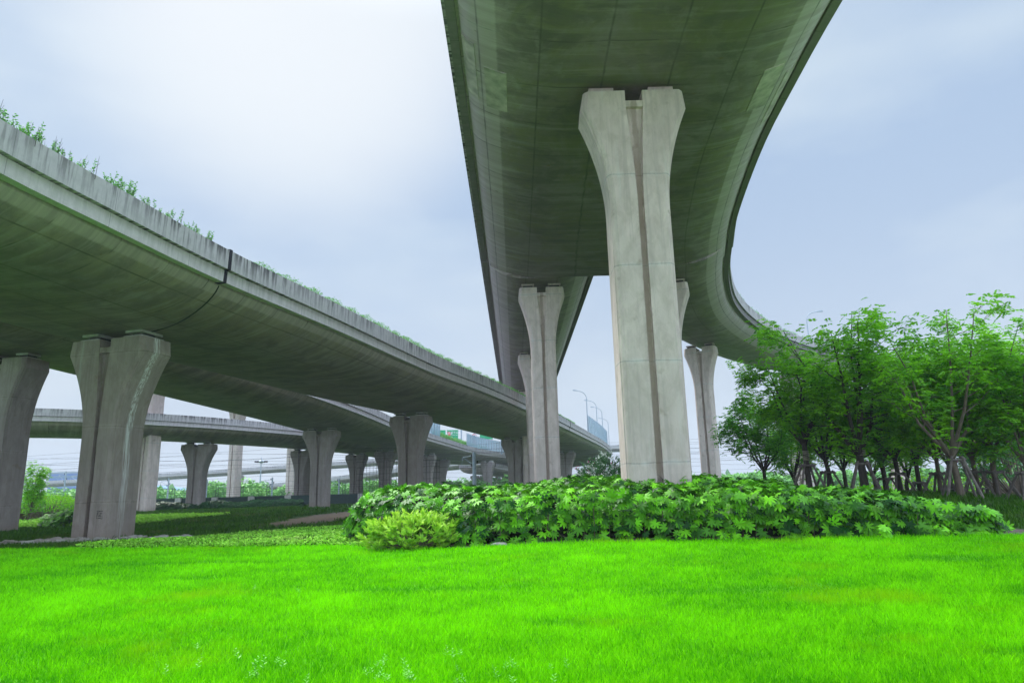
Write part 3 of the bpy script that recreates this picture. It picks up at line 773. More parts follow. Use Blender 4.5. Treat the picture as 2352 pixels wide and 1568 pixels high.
def hedge_leaves(n, front_bias=.45):
    x = rng.uniform(-4.9, 11.0, n); f, b = hedge_front(x), hedge_back(x)
    y = f + (b - f) * rng.uniform(0, 1, n) ** 1.3
    fr = rng.uniform(0, 1, n) < front_bias
    vv = rng.uniform(0, 1, n) ** .5                    # height up the front face, leaves crowd towards the top
    yf = f + .62 * (1 - vv) + rng.uniform(0, .25, n) - .1 * vv
    htop = hedge_top(x, f + 1.2)
    y = np.where(fr, yf, y)
    hc = np.where(fr, vv * htop * (.88 + .1 * smooth_noise(x, vv, 2.2, 23)), hedge_top(x, y)); g0 = gz(x, y)
    depth = np.abs(rng.normal(0, .13, n)); depth = np.where(fr, 0, np.where(rng.uniform(0, 1, n) < .12, rng.uniform(0, 1, n) * hc, depth))
    z = g0 + np.maximum(hc - depth, .06)
    e = .05
    nx_ = -(hedge_top(x + e, y) - hedge_top(x - e, y)) / (2 * e); ny_ = -(hedge_top(x, y + e) - hedge_top(x, y - e)) / (2 * e)
    ny_ = np.where(fr, -.75, ny_.clip(-1.2, 1.2)); nx_ = np.where(fr, nx_ * .3, nx_)
    nrm = np.stack([nx_.clip(-1.6, 1.6), ny_, np.ones(n)], 1)
    return np.stack([x, y, z], 1), norm(nrm)
P, Nn = hedge_leaves(7200, .17)
n = len(P)
Nr = norm(Nn + rng.normal(0, .33, (n, 3)))
out_ = Nn * np.array([1, 1, 0]) + rng.normal(0, .55, (n, 3)) * np.array([1, 1, .3]) + np.array([0, -.25, -.1])
D = norm(out_ - Nr * np.sum(out_ * Nr, 1, keepdims=True))
size = rng.uniform(.12, .225, n) * (.85 + .2 * rng.uniform(0, 1, n))
t_ = np.clip(.40 + .30 * rng.normal(0, 1, n) + .22 * smooth_noise(P[:, 0], P[:, 1], .9, 31) + .25 * (Nn[:, 2] - .7), 0, 1)
V, F, T = scatter_leaves(P, D, Nr, size, t_)
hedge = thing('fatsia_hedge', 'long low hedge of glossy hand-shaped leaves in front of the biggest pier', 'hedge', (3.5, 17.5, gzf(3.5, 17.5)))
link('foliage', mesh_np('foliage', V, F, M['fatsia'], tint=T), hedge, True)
cxs = np.arange(-4.6, 10.9, .12); vvs = np.linspace(0, 1, 40); CV = []  # dark core added under the canopy so leaf gaps read as shade
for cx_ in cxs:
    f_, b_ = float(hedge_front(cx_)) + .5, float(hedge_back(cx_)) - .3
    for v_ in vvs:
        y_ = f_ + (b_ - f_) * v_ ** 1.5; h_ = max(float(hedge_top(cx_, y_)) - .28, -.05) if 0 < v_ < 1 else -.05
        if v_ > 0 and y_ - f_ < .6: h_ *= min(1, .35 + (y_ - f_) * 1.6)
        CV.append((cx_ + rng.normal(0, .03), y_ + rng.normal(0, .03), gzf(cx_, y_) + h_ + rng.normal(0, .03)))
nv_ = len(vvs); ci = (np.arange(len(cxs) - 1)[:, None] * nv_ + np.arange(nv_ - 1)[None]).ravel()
link('shade_core', mesh_np('shade_core', CV, np.stack([ci, ci + nv_, ci + nv_ + 1, ci + 1], 1), M['hedgeshade'], smooth=False), hedge, True)
mb = MB()
for k in range(520):
    i = rng.integers(n); p = P[i]; q = p - D[i] * rng.uniform(.15, .35) - np.array([0, 0, rng.uniform(.1, .3)])
    q2 = np.array([q[0], q[1] + .1, gzf(q[0], q[1])])
    mb.tube([q2, q, p], [.012, .008, .004], 4, False)
mb.build('stems', M['barkL'], hedge, world=True)
# a few fresh seedlings at the front edge of the hedge
LS = [('pair of fresh bright seedling leaves in front of the right end of the hedge', 7.9, 15.0, 5, .17), ('small bright seedling with three leaves near the right end of the hedge', 8.9, 14.9, 3, .11)]
for lb, x_, y_, k_, s_ in LS:
    t = thing('seedling', lb, 'plant', (x_, y_, gzf(x_, y_)), group='bright seedlings before the hedge')
    a = rng.uniform(0, 6.28, k_); P2 = np.stack([np.cos(a) * .12, np.sin(a) * .08, rng.uniform(.12, .26, k_)], 1)
    Dd = np.stack([np.cos(a), np.sin(a) - .4, -.2 + 0 * a], 1); Nd = np.stack([0 * a, -.7 + 0 * a, 1 + 0 * a], 1)
    V, F, T = scatter_leaves(P2, Dd, Nd, np.full(k_, s_), np.full(k_, .95))
    link('leaves', mesh_np('leaves', V, F, M['fatsia'], tint=T), t)
    mb = MB(); [mb.tube([(0, 0, 0), tuple(p)], [.006, .004], 4) for p in P2]; mb.build('stem', M['weed'], t)
# yellow-green shrub at the hedge's left front corner
def bush(name, label, cat, c, r, n, mat, ls, tips=None, low=-.25, group=None, stem=True, flower=None, seed=0, stemmat='barkL', wr=.38):
    """rounded bush of whorled pointed leaves; c = foot, r = (rx, ry, height)"""
    t = thing(name, label, cat, c, group=group)
    k = max(8, n // 9)
    u = rdir(k, low, 1); rad = rng.uniform(.55, 1, k)[:, None] ** .5 * (1 + .12 * rng.normal(0, 1, (k, 1)))
    cen = u * rad * np.array([r[0], r[1], r[2] * .52]) + np.array([0, 0, r[2] * .46])
    cen[:, 2] = cen[:, 2].clip(.04, None)
    ax = norm(u * np.array([1, 1, .7]) + np.array([0, 0, .5]) + rng.normal(0, .25, (k, 3)))
    i = rng.integers(0, k, n)
    sd2 = rdir(n, -.2, .5); D = norm(ax[i] * .7 + sd2 * rng.uniform(.5, 1.1, (n, 1)))
    P = cen[i] + ax[i] * rng.uniform(-.05, .08, (n, 1)) * (ls * 8)
    V, F, T = rhombs(P, D, norm(ax[i] + rng.normal(0, .3, (n, 3))), ls * rng.uniform(.7, 1.3, n), ls * wr * rng.uniform(.8, 1.2, n), np.clip(.5 + .25 * rng.normal(0, 1, n) + (tips if tips else .2) * (P[:, 2] / r[2] - .5), 0, 1))
    link('foliage', mesh_np('foliage', V, F, M[mat], tint=T), t)
    if stem:
        mb = MB()
        for q in range(min(k, 60)):
            p = cen[q]; mb.tube([(p[0] * .15, p[1] * .15, 0), (p[0] * .6, p[1] * .6, p[2] * .5), tuple(p)], [.02 * r[2], .012 * r[2], .004], 4, False)
        mb.build('stems', M[stemmat], t)
    if flower:
        for fm, fn in flower:
            j = rng.integers(0, k, fn); j = j[cen[j][:, 2] > r[2] * .45] if fn > 3 else j
            m_ = 6
            P = np.repeat(cen[j] + ax[j] * ls * .9, m_, 0); V, F, T = rhombs(P + rng.normal(0, ls * .25, P.shape), rdir(len(P), -.2, 1), rdir(len(P)), ls * .42, ls * .4, np.full(len(P), .5))
            link('flowers', mesh_np('flowers', V, F, M[fm], tint=T), t)
    return t
bush('yellow_green_shrub', 'yellow-green shrub with pointed leaves at the left front of the big-leaved hedge', 'shrub', (-2.5, 16.7, gzf(-2.5, 16.7) - .04), (1.05, .6, .80), 3000, 'yshrub', .16, .5, low=-.85)

# ---------------------------------------------------------------- trees on the mound
def tree_data(seed, H, R, th, tr, lean=0, nl=5, dens=1.0, leaf=.135, top_heavy=.5, multi=False):
    r = random.Random(seed); g = np.random.default_rng(seed)
    mb = MB(); tips = []
    T0 = Vector((lean * .5, r.uniform(-.1, .1), th))
    mb.tube([(0, 0, -.15), (0, 0, 0), (lean * .15, 0, th * .3), (lean * .35, r.uniform(-.05, .05), th * .65), T0], [tr * 1.35, tr * 1.15, tr, tr * .92, tr * .85], 8)
    az0 = r.uniform(0, 6.28)
    for i in range(nl):
        az = az0 + i * 2 * math.pi / nl + r.uniform(-.35, .35)
        rr = R * r.uniform(.35, .85); hh = H * r.uniform(.68, .97) if i else H * .98
        if i == 0: rr *= .4
        end = Vector((lean + math.cos(az) * rr, math.sin(az) * rr, hh))
        c1 = T0.lerp(end, .33) + Vector((math.cos(az) * rr * .12, math.sin(az) * rr * .12, -hh * .02 + r.uniform(-.1, .1)))
        c2 = T0.lerp(end, .66) + Vector((r.uniform(-.2, .2), r.uniform(-.2, .2), r.uniform(0, .25)))
        st = T0 - Vector((0, 0, r.uniform(0, th * .12)))
        pts = [st, c1, c2, end]; rad = [tr * .58, tr * .42, tr * .28, tr * .07]
        mb.tube(pts, rad, 6, False)
        ns = r.randint(6, 8)
        for k in range(ns):
            t = .22 + .78 * (k + r.random()) / ns
            j = min(int(t * 3), 2); p = pts[j].lerp(pts[j + 1], t * 3 - j)
            a2 = az + r.uniform(-1.9, 1.9)
            L_ = R * r.uniform(.28, .62) * (1.15 - .5 * t)
            d = Vector((math.cos(a2), math.sin(a2), r.uniform(.15, .9))).normalized()
            e = p + d * L_; mid = p.lerp(e, .5) + Vector((0, 0, -.04 * L_))
            mb.tube([p, mid, e], [tr * .2 * (1.2 - t), tr * .13 * (1.2 - t) + .005, .006], 4, False)
            tips.append((e, d))
            for q in range(r.randint(3, 5)):
                tt = r.uniform(.3, 1); p2 = p.lerp(e, tt); a3 = a2 + r.uniform(-1.6, 1.6)
                d2 = Vector((math.cos(a3), math.sin(a3), r.uniform(-.15, .7))).normalized(); e2 = p2 + d2 * L_ * r.uniform(.3, .6)
                mb.tube([p2, e2], [.011, .005], 3, False); tips.append((e2, d2))
    for q in range(10):     # a few low shoots
        a3 = r.uniform(0, 6.28); z_ = th * r.uniform(.8, 1.35); p = Vector((lean * .4, 0, z_)); e = p + Vector((math.cos(a3), math.sin(a3), .45)) * R * r.uniform(.3, .55)
        mb.tube([p, e], [tr * .16, .008], 4, False); tips.append((e, Vector((math.cos(a3), math.sin(a3), .3))))
    tp_ = np.array([list(a) for a, b in tips]); td = np.array([list(b) for a, b in tips])
    nf = int(9 * dens); k = len(tp_)
    P = np.repeat(tp_, nf, 0) + g.normal(0, 1, (k * nf, 3)) * np.array([.17, .17, .24]); Dr = np.repeat(td, nf, 0)
    a = g.uniform(0, 2 * np.pi, len(P))
    fd = norm(np.stack([np.cos(a), np.sin(a), g.uniform(-.75, .6, len(P))], 1) + Dr * .5)
    FL = g.uniform(.16, .34, len(P))
    pr = 5; tint = np.clip(.42 + .16 * g.normal(0, 1, k), 0, 1); tint = np.repeat(tint, nf) + g.normal(0, .1, len(P)) + .15 * (P[:, 2] / H - .6)
    LP, LD, LN, LTn = [], [], [], []
    side = norm(np.cross(fd, np.array([0, 0, 1.0])))
    upn = np.cross(side, fd)
    for q in range(pr):
        tq = (q + .6) / pr
        pos = P + fd * (FL * tq)[:, None] + np.array([0, 0, -1]) * (FL * tq * tq * .45)[:, None]
        for sg in (-1, 1):
            LP.append(pos); LD.append(side * sg + fd * .55 + np.array([0, 0, -.25])); LN.append(upn + g.normal(0, .75, upn.shape)); LTn.append(tint)
    LP = np.concatenate(LP); n = len(LP)
    V, F, T = rhombs(LP, np.concatenate(LD), np.concatenate(LN), leaf * g.uniform(.7, 1.3, n), leaf * .42, np.clip(np.concatenate(LTn), 0, 1), .1)
    bm_ = bpy.data.meshes.new('trunk'); bm_.from_pydata(mb.V, [], mb.F); bm_.update(); bm_.shade_smooth()
    return bm_, (V, F, T)
PROTO = {}
def tree(key, x, y, label, scale=1, rz=0, mats=('leafT', 'barkD'), group='staked trees on the mound', **kw):
    if key not in PROTO:
        b, (V, F, T) = tree_data(**kw); PROTO[key] = (b, mesh_np('crown', V, F, None, tint=T))
    b, c = PROTO[key]
    t = thing('tree', label, 'tree', (x, y, gzf(x, y)), rz, group)
    for nm, me, mt in (('trunk', b, M[mats[1]]), ('crown', c, M[mats[0]])):
        o = link(nm, me, t); o.scale = (scale,) * 3
        if not me.materials: me.materials.append(mt)
        o.material_slots[0].link = 'OBJECT'; o.material_slots[0].material = mt
    return t
def px2x(px, Y, py=1120):
    return at_y(px, py, Y).x
def stakes(x, y, h, label, r=.62, n=4, rot=0.0, wr=.045):
    t = thing('tree_support', label, 'tree support', (x, y, gzf(x, y)), rot, 'timber tree supports')
    mb = MB()
    for k in range(n):
        a = 2 * math.pi * k / n + .4; m1_ = MB()
        dz = gzf(x + math.cos(a + rot) * r, y + math.sin(a + rot) * r) - gzf(x, y)
        m1_.tube([(math.cos(a) * r, math.sin(a) * r, -.05 + dz), (math.cos(a) * .20, math.sin(a) * .20, h * 1.06)], [wr, wr * .85], 7)
        m1_.build('pole', M['wood'], t)
    for k in range(n):
        a = 2 * math.pi * k / n + .4; a2 = a + 2 * math.pi / n; m1_ = MB()
        p, q = Vector((math.cos(a) * .25, math.sin(a) * .25, h * .97)), Vector((math.cos(a2) * .25, math.sin(a2) * .25, h * .97)); d = (q - p) * .22
        z = .03 * (k % 2)
        m1_.tube([p - d + Vector((0, 0, z)), q + d + Vector((0, 0, z))], wr * .8, 7); m1_.build('crossbar', M['wood'], t)
    return t
TREES = [  # px of trunk, depth, proto key, scale, rz, mats, label, stake height
 (1760, 33.0, 'a', .90, 0.3, ('leafT3', 'barkD'), 'leftmost tree of the grove, small dark crown beside the far ramp pier', .95),
 (1860, 27.5, 'b', .93, 1.9, ('leafT', 'barkD'), 'tree with rope wound round its trunk, second big trunk from the left', 1.05),
 (1905, 29.5, 'c', .88, .4, ('leafT', 'barkD'), 'dark trunked tree just left of the tallest central tree', 1.0),
 (1988, 26.0, 'd', 1.0, 0, ('leafT', 'barkD'), 'large central tree with wide forked limbs and rope at the fork', 1.15),
 (2036, 31.0, 'c', 1.0, 2.4, ('leafT', 'barkD'), 'slim dark tree right behind the large central tree', .95),
 (2066, 29.0, 'a', 1.0, 3.6, ('leafT3', 'barkD'), 'black trunked tree leaning left between the two tallest trees', 1.0),
 (2112, 32.0, 'b', .9, 4.4, ('leafT2', 'barkD'), 'thin tree with bright foliage in the middle of the right grove', .9),
 (2160, 26.5, 'e', 0.92, 1.0, ('leafT2', 'barkL'), 'many-stemmed pale tree left of the tallest tree', .9),
 (2207, 23.5, 'f', .94, 0, ('leafT', 'barkL'), 'tallest tree with pale thick trunk and open feathery crown', 1.35),
 (2248, 25.5, 'e', 1.0, 2.9, ('leafT', 'barkL'), 'pale trunk right beside the tallest tree', 1.0),
 (2290, 25.0, 'g', .90, .6, ('leafT', 'barkL'), 'wide crowned tree second from the right picture edge', 1.0),
 (2362, 23.5, 'e', .92, 5.0, ('leafT', 'barkL'), 'tree cut by the right picture edge', 1.0),
 (1829, 36.0, 'c', .85, 1.2, ('leafT2', 'barkD'), 'small back row tree left of the rope-wound trunk', .8),
 (1945, 37.0, 'b', .9, 3.0, ('leafT2', 'barkD'), 'back row tree seen between the dark trunk and the central tree', .8),
 (2015, 40.0, 'a', 1.0, 5.2, ('leafT2', 'barkD'), 'back row tree with bright crown right of the central trunk', .8),
 (2085, 41.0, 'c', 1.0, 4.1, ('leafT2', 'barkD'), 'back row tree showing between the two black trunks', .8),
 (2185, 38.0, 'b', 1.0, .2, ('leafT2', 'barkD'), 'back row tree behind the left of the tallest trunk', .8),
 (2265, 37.0, 'a', 1.0, 1.4, ('leafT2', 'barkD'), 'back row tree behind the two pale trunks on the right', .8),
 (2325, 36.0, 'c', 1.0, 2.0, ('leafT2', 'barkD'), 'back row tree near the right edge over the flowering bush', .8),
]
KW = {'a': dict(seed=31, H=5.6, R=2.3, th=1.7, tr=.10, lean=-.2, nl=6, dens=1.0), 'b': dict(seed=44, H=6.0, R=2.3, th=2.2, tr=.12, lean=.1, nl=6, dens=1.0),
      'c': dict(seed=52, H=5.6, R=2.1, th=1.7, tr=.115, lean=.1, nl=6, dens=.9), 'd': dict(seed=63, H=7.0, R=3.0, th=1.5, tr=.155, lean=-.15, nl=7, dens=1.15),
      'e': dict(seed=75, H=5.9, R=2.2, th=1.5, tr=.09, lean=.1, nl=7, dens=1.0, leaf=.14), 'f': dict(seed=88, H=7.0, R=3.0, th=1.6, tr=.125, lean=-.35, nl=6, dens=.8, leaf=.14),
      'g': dict(seed=97, H=7.0, R=2.6, th=1.9, tr=.12, lean=.05, nl=6, dens=.95, leaf=.13)}
for px, Y, key, s_, rz, mats, lb, sh in TREES:
    x_ = px2x(px, Y)
    t = tree(key, x_, Y, lb, s_, rz, mats, **KW[key])
    if 'rope' in lb:
        mb = MB(); tr = KW[key]['tr'] * s_
        for q in range(9 if 'wound' in lb else 4):
            zz = (1.25 if 'wound' in lb else 1.45) + q * .045 + random.uniform(-.01, .01); pts = [(math.cos(a_) * tr * 1.06, math.sin(a_) * tr * 1.06, zz + .02 * math.sin(a_ + q)) for a_ in np.linspace(0, 6.283, 13)]
            mb.tube(pts, .013, 4, False)
        mb.build('rope_wrap', M['rope'], t)
    near = Y < 34
    stakes(x_, Y, sh, 'timber prop frame round the ' + {0: 'leftmost grove tree'}.get(TREES.index((px, Y, key, s_, rz, mats, lb, sh)), lb.split(',')[0][:58].rsplit(' ', 1)[0] if len(lb.split(',')[0]) > 58 else lb.split(',')[0]), r=.75 if near else .55, n=4 if near else 3, rot=rz, wr=.05 if near else .035)
# bushes round the grove
bush('oleander', 'white and pink flowering bush just left of the biggest pier', 'bush', (px2x(1390, 40), 40, gzf(4, 40) - .3), (1.7, 1.3, 3.3), 6500, 'oleander', .24, .3, flower=[('petalW', 300), ('petalP', 12)], wr=.2)
bush('oleander', 'low white flowering bush left of the taller flowering one', 'bush', (px2x(1318, 41), 41, gzf(3, 41) - .1), (1.5, 1.2, 1.9), 3000, 'oleander', .24, .3, flower=[('petalW', 120), ('petalP', 8)], wr=.2)
bush('oleander', 'dark bush with pink flowers at the right picture edge behind the trees', 'bush', (px2x(2345, 30), 30, gzf(21, 30)), (2.6, 1.8, 2.9), 6500, 'oleander', .16, .2, flower=[('petalP', 14)], wr=.22)
for px, Y, r0, lb in [(1990, 44, 1.3, 'low round bush behind the central trunks'), (2120, 43, 1.6, 'low wide bush behind the thin bright tree'), (1900, 46, 1.2, 'low bush far behind the dark trunk'), (2230, 42, 1.7, 'low bush behind the tallest trunk'), (1800, 60, 1.2, 'low bush left behind the grove')]:
    bush('bush', lb, 'bush', (px2x(px, Y), Y, gzf(px2x(px, Y), Y) - .1), (r0 * 1.5, r0, r0 * 1.05), 1500, 'leafT2', .14, .3, group='low bushes behind the grove')
# bushes and young tree at far left
bush('bush', 'dense round bush with reddish tips between the two leftmost piers', 'bush', (px2x(112, 60), 60, .1), (2.4, 1.8, 2.2), 5200, 'leafT', .13, .5, flower=[('petalP', 14)], group=None)
bush('bush', 'darker bush partly behind the leftmost pier', 'bush', (px2x(62, 57), 57, .1), (1.6, 1.5, 2.2), 2600, 'leafT3', .13, .3)
bush('bush', 'pale green bush just left of the lime-streaked pier', 'bush', (px2x(148, 64), 64, .1), (1.8, 1.5, 2.2), 2400, 'leafT2', .13, .3)
t = tree('young', px2x(73, 56), 56, 'slender young tree with light leaves between the two leftmost piers', .8, .5, ('leafT2', 'barkL'), None, seed=12, H=5.8, R=1.1, th=1.3, tr=.07, lean=.2, nl=5, dens=.8, leaf=.14)

# big-leaved clumps further back on the left
def leaf_strip(name, label, pts, h, n, mat, size, group=None):
    P0 = np.array(pts, float); seg = rng.uniform(0, len(P0) - 1 - 1e-6, n); i = seg.astype(int); f = (seg - i)[:, None]
    c = P0[i] * (1 - f) + P0[i + 1] * f; hh = h * (1 + .25 * smooth_noise(c[:, 0], c[:, 1], .8, 41))
    wv = rng.uniform(-1, 1, n); wid = h * .9; y = c[:, 1] + wv * wid; x = c[:, 0] + rng.normal(0, .2, n)
    z = gz(x, y) + np.maximum(hh * np.sqrt(1 - wv ** 2 * .95) - np.abs(rng.normal(0, .15, n)), .05)
    Nn = norm(np.stack([rng.normal(0, .3, n), wv * 1.4 + rng.normal(0, .3, n), np.ones(n)], 1)); D = np.stack([rng.normal(0, 1, n), wv - .4, -.3 * np.ones(n)], 1)
    V, F, T = scatter_leaves(np.stack([x, y, z], 1), D, Nn, size * rng.uniform(.7, 1.2, n), np.clip(rng.normal(.4, .25, n), 0, 1))
    t = thing(name, label, 'hedge', (P0[0][0], P0[0][1], gzf(*P0[0])), group=group)
    link('foliage', mesh_np('foliage', V, F, M[mat], tint=T), t, True)
leaf_strip('dark_hedge', 'dark broad-leaved hedge in shade along the far fence, behind the shortest pier', [(px2x(338, 84), 84), (px2x(500, 88), 88), (px2x(690, 90), 90)], .95, 5200, 'fatsiaD', .30)
leaf_strip('dark_hedge', 'small clump of broad leaves left of the lime-streaked pier', [(px2x(128, 46), 46), (px2x(165, 45), 45)], .95, 700, 'fatsia', .22)
leaf_strip('dark_hedge', 'dark hedge top showing just above the middle of the big-leaved hedge', [(px2x(960, 52), 52), (px2x(1240, 50), 50)], 1.0, 3000, 'fatsiaD', .26)
leaf_strip('dark_hedge', 'strip of broad leaves between the biggest pier and the leftmost grove tree', [(px2x(1600, 30), 30), (px2x(1760, 29.5), 29.5)], .55, 900, 'fatsiaD', .2)

# foreground weeds
WV, WF = [], []
def weed_mesh(seed):
    g = np.random.default_rng(seed); P, D, Nn, LN = [], [], [], []; mb = MB()
    for s_ in range(g.integers(1, 4)):
        bx_, by_ = g.normal(0, .05, 2); hh = g.uniform(.08, .17); tx, ty = bx_ + g.normal(0, .03), by_ + g.normal(0, .03)
        mb.tube([(bx_, by_, 0), (tx, ty, hh)], [.0035, .002], 4)
        for k in range(5):
            z = hh * (.4 + .15 * k); a = k * 1.57 + g.uniform(0, .3)
            for q in (0, math.pi):
                P.append((bx_ + (tx - bx_) * z / hh, by_ + (ty - by_) * z / hh, min(z, hh))); D.append((math.cos(a + q), math.sin(a + q), .35)); Nn.append((0, 0, 1)); LN.append(.055 - .006 * k)
    P, D, Nn, LN = map(np.array, (P, D, Nn, LN))
    return mb, rhombs(P, D, Nn.astype(float), LN, LN * .38, np.clip(g.normal(.6, .2, len(P)), 0, 1))
WP = []
for k in range(6):
    mb, (V, F, T) = weed_mesh(200 + k); s_ = bpy.data.meshes.new('stem'); s_.from_pydata(mb.V, [], mb.F); s_.materials.append(M['weed']); s_.update()
    WP.append((s_, mesh_np('leaves', V, F, M['weed'], tint=T)))
wpx = [(455, 1492), (445, 1530), (548, 1512), (565, 1528), (580, 1545), (615, 1530), (640, 1518), (690, 1560), (835, 1545), (848, 1525), (862, 1556), (880, 1535), (893, 1558), (905, 1520), (920, 1545), (940, 1530), (955, 1556), (1030, 1500), (1050, 1535), (1062, 1510), (1150, 1548), (1195, 1560), (1183, 1528), (1290, 1535), (1270, 1560), (590, 1370), (395, 1545), (700, 1378), (1060, 1560)]
for k, (px, py) in enumerate(wpx):
    p = at_z(px, py + 6, .04)
    t = thing('weed', 'small pale broad-leaved weed sticking out of the lawn near the bottom', 'weed', (p.x, p.y, gzf(p.x, p.y)), random.uniform(0, 6), 'pale weeds in the lawn')
    for nm, me in zip(('stem', 'leaves'), WP[k % 6]):
        o = link(nm, me, t); o.scale = (.7 + .25 * random.random(),) * 3

# rubble and slab at the foot of the streaked pier
def rock_mesh(seed, flat=.6):
    import bmesh
    bm = bmesh.new(); bmesh.ops.create_icosphere(bm, subdivisions=2, radius=.5); r = random.Random(seed)
    ax = [Vector((r.gauss(0, 1), r.gauss(0, 1), r.gauss(0, 1))).normalized() for _ in range(7)]; dd_ = [r.uniform(.28, .42) for _ in ax]
    for v in bm.verts:
        for a, d_ in zip(ax, dd_):
            q = v.co.dot(a)
            if q > d_: v.co -= a * (q - d_)
        v.co.z *= flat
    me = bpy.data.meshes.new('rubble_stone'); bm.to_mesh(me); bm.free(); me.materials.append(M['stone']); return me
RK = [rock_mesh(k) for k in range(6)]
r = random.Random(3)
for k in range(110):
    px = r.gauss(150, 90) if k < 70 else r.uniform(290, 440); px = min(max(px, 20), 450); py = r.gauss(1246, 3.0) if k < 70 else r.gauss(1238, 3)
    Y = r.gauss(26.9, .35) if k < 70 else r.gauss(27.5, .5)
    x_ = px2x(px, Y, 1240)
    if abs(x_ + 17.3) < 1.5 and Y > 27.9: continue
    o = link('rubble_stone', RK[k % 6]); s_ = r.uniform(.16, .46)
    o.location = (x_, Y, gzf(x_, Y) + s_ * .2 + .02); o.scale = (s_ * r.uniform(.8, 1.6), s_, s_ * r.uniform(.6, 1)); o.rotation_euler = (r.uniform(-.3, .3), r.uniform(-.3, .3), r.uniform(0, 6))
    tag(o, 'loose grey stone in the rubble at the foot of the lime-streaked pier', 'stone', 'loose rubble stones at the pier foot')
mb = MB(); mb.box((0, 0, .06), (1.5, .8, .12), .1); mb.box((.9, .1, .03), (.6, .5, .08), -.2)
o = mb.build('broken_slab', M['slab']); o.location = (-17.6, 26.6, gzf(-17.6, 26.6) + .03)
tag(o, 'flat pale concrete slab lying before the lime-streaked pier', 'slab')
o = link('rubble_stone', RK[2]); o.location = (-.42, 16.1, gzf(-.42, 16.1) + .03); o.scale = (.5, .3, .2); tag(o, 'pale rock half hidden under the front of the big-leaved hedge', 'stone')

# ---------------------------------------------------------------- parapet greenery
def sprig(seed, n_st, h):
    g = np.random.default_rng(seed); P, D = [], []; mb = MB()
    for k in range(n_st):
        bx_ = g.normal(0, .22); by_ = g.normal(0, .08); a = g.uniform(0, 6.28); ln = h * g.uniform(.55, 1.1); tx, ty = bx_ + math.cos(a) * ln * .35 + bx_ * .5, by_ + math.sin(a) * ln * .3
        mb.tube([(bx_, by_, -.1), ((bx_ + tx) / 2, (by_ + ty) / 2, ln * .55), (tx, ty, ln)], [.008, .006, .003], 3, False)
        for q in range(22):
            t = .15 + .85 * q / 22; P.append((bx_ + (tx - bx_) * t, by_ + (ty - by_) * t, ln * t)); D.append((g.normal(), g.normal(), g.uniform(0, .8)))
    P, D = np.array(P), np.array(D)
    n = len(P); V, F, T = rhombs(P, D, rdir(n, .2, 1), g.uniform(.06, .10, n), g.uniform(.03, .05, n), np.clip(g.normal(.5, .25, n), 0, 1))
    s_ = bpy.data.meshes.new('stems'); s_.from_pydata(mb.V, [], mb.F); s_.materials.append(M['barkD']); s_.update()
    return s_, mesh_np('leaves', V, F, M['twig'], tint=T)
SP = [sprig(300 + k, 19, .55) for k in range(4)]
def edge_point(Q, ss, s, off):
    q = [np.interp(s, ss, Q[:, j]) for j in range(5)]; Nn = frames(Q); nx_, ny_ = np.interp(s, ss, Nn[:, 0]), np.interp(s, ss, Nn[:, 1])
    h_ = q[4] if off > 0 else -q[3]; a = h_ - math.copysign(abs(off), off)
    return Vector((q[0] + nx_ * a, q[1] + ny_ * a, q[2])), math.atan2(-nx_, ny_)
FB = frames(QB); EBx = QB[:, 0] + FB[:, 0] * 6.3; EBy = QB[:, 1] + FB[:, 1] * 6.3
words = ['first', 'second', 'third', 'fourth', 'fifth', 'sixth', 'seventh', 'eighth', 'ninth', 'tenth', 'eleventh', 'twelfth']
SPX = [4, 28, 75, 98, 140, 162, 205, 285, 310, 355, 405, 460, 492]
def s_at_px(px, z):
    best = None
    for i in range(len(QB)):
        v = Vector((EBx[i], EBy[i], z - CAM_H)); a = v.dot(Fv)
        if a < 5: continue
        e = abs(WPX / 2 + FPX * v.dot(Rv) / a - px)
        if 0 < EBy[i] < 172 and (best is None or e < best[0]): best = (e, sB[i], WPX / 2 + FPX * v.dot(Rv) / a, i)
    i = best[3]
    v = lambda j: (lambda w_: WPX / 2 + FPX * w_.dot(Rv) / w_.dot(Fv))(Vector((EBx[j], EBy[j], z - CAM_H)))
    j = i + 1 if v(i) < px else i - 1
    f = (px - v(i)) / (v(j) - v(i) + 1e-9)
    return sB[i] + (sB[j] - sB[i]) * f
for k, px in enumerate(SPX):
    s_ = s_at_px(px, 11.3); p, az = edge_point(QB, sB, s_, .45)
    lb = 'wispy shrub clump topping the near parapet, ' + (words[k] + ' from the left picture edge' if k < 12 else 'the last before the black joint')
    t = thing('parapet_shrub', lb, 'shrub', (p.x, p.y, p.z + 2.38), math.pi / 2 + az, 'shrub clumps along the near parapet')
    for nm, me in zip(('stems', 'leaves'), SP[k % 4]): o = link(nm, me, t); o.scale = (random.uniform(.85, 1.15),) * 3
def greenery(name, label, Q, ss, s0, s1, side, n, h=.45, size=.09, gap=.35, zoff=2.40):
    s = rng.uniform(s0, s1, n); g_ = smooth_noise(s, s * 0, 1.1, 51); s = s[g_ > -gap]; n = len(s)
    Nn = frames(Q); q = [np.interp(s, ss, Q[:, j]) for j in range(5)]; nx_, ny_ = np.interp(s, ss, Nn[:, 0]), np.interp(s, ss, Nn[:, 1])
    a = (q[4] if side > 0 else -q[3]) - side * rng.uniform(.25, .6, n)
    hh = h * (1 + .45 * smooth_noise(s, s * 0, 2.2, 52)) * rng.uniform(0, 1, n)
    P = np.stack([q[0] + nx_ * a, q[1] + ny_ * a, q[2] + zoff + hh], 1)
    V, F, T = rhombs(P, rdir(n, 0, 1), rdir(n, -.3, 1), size * rng.uniform(.7, 1.4, n), size * .4, np.clip(rng.normal(.5, .25, n), 0, 1))
    tag(link(name, mesh_np(name, V, F, M['twig'], tint=T)), label, 'planting', kind='stuff')
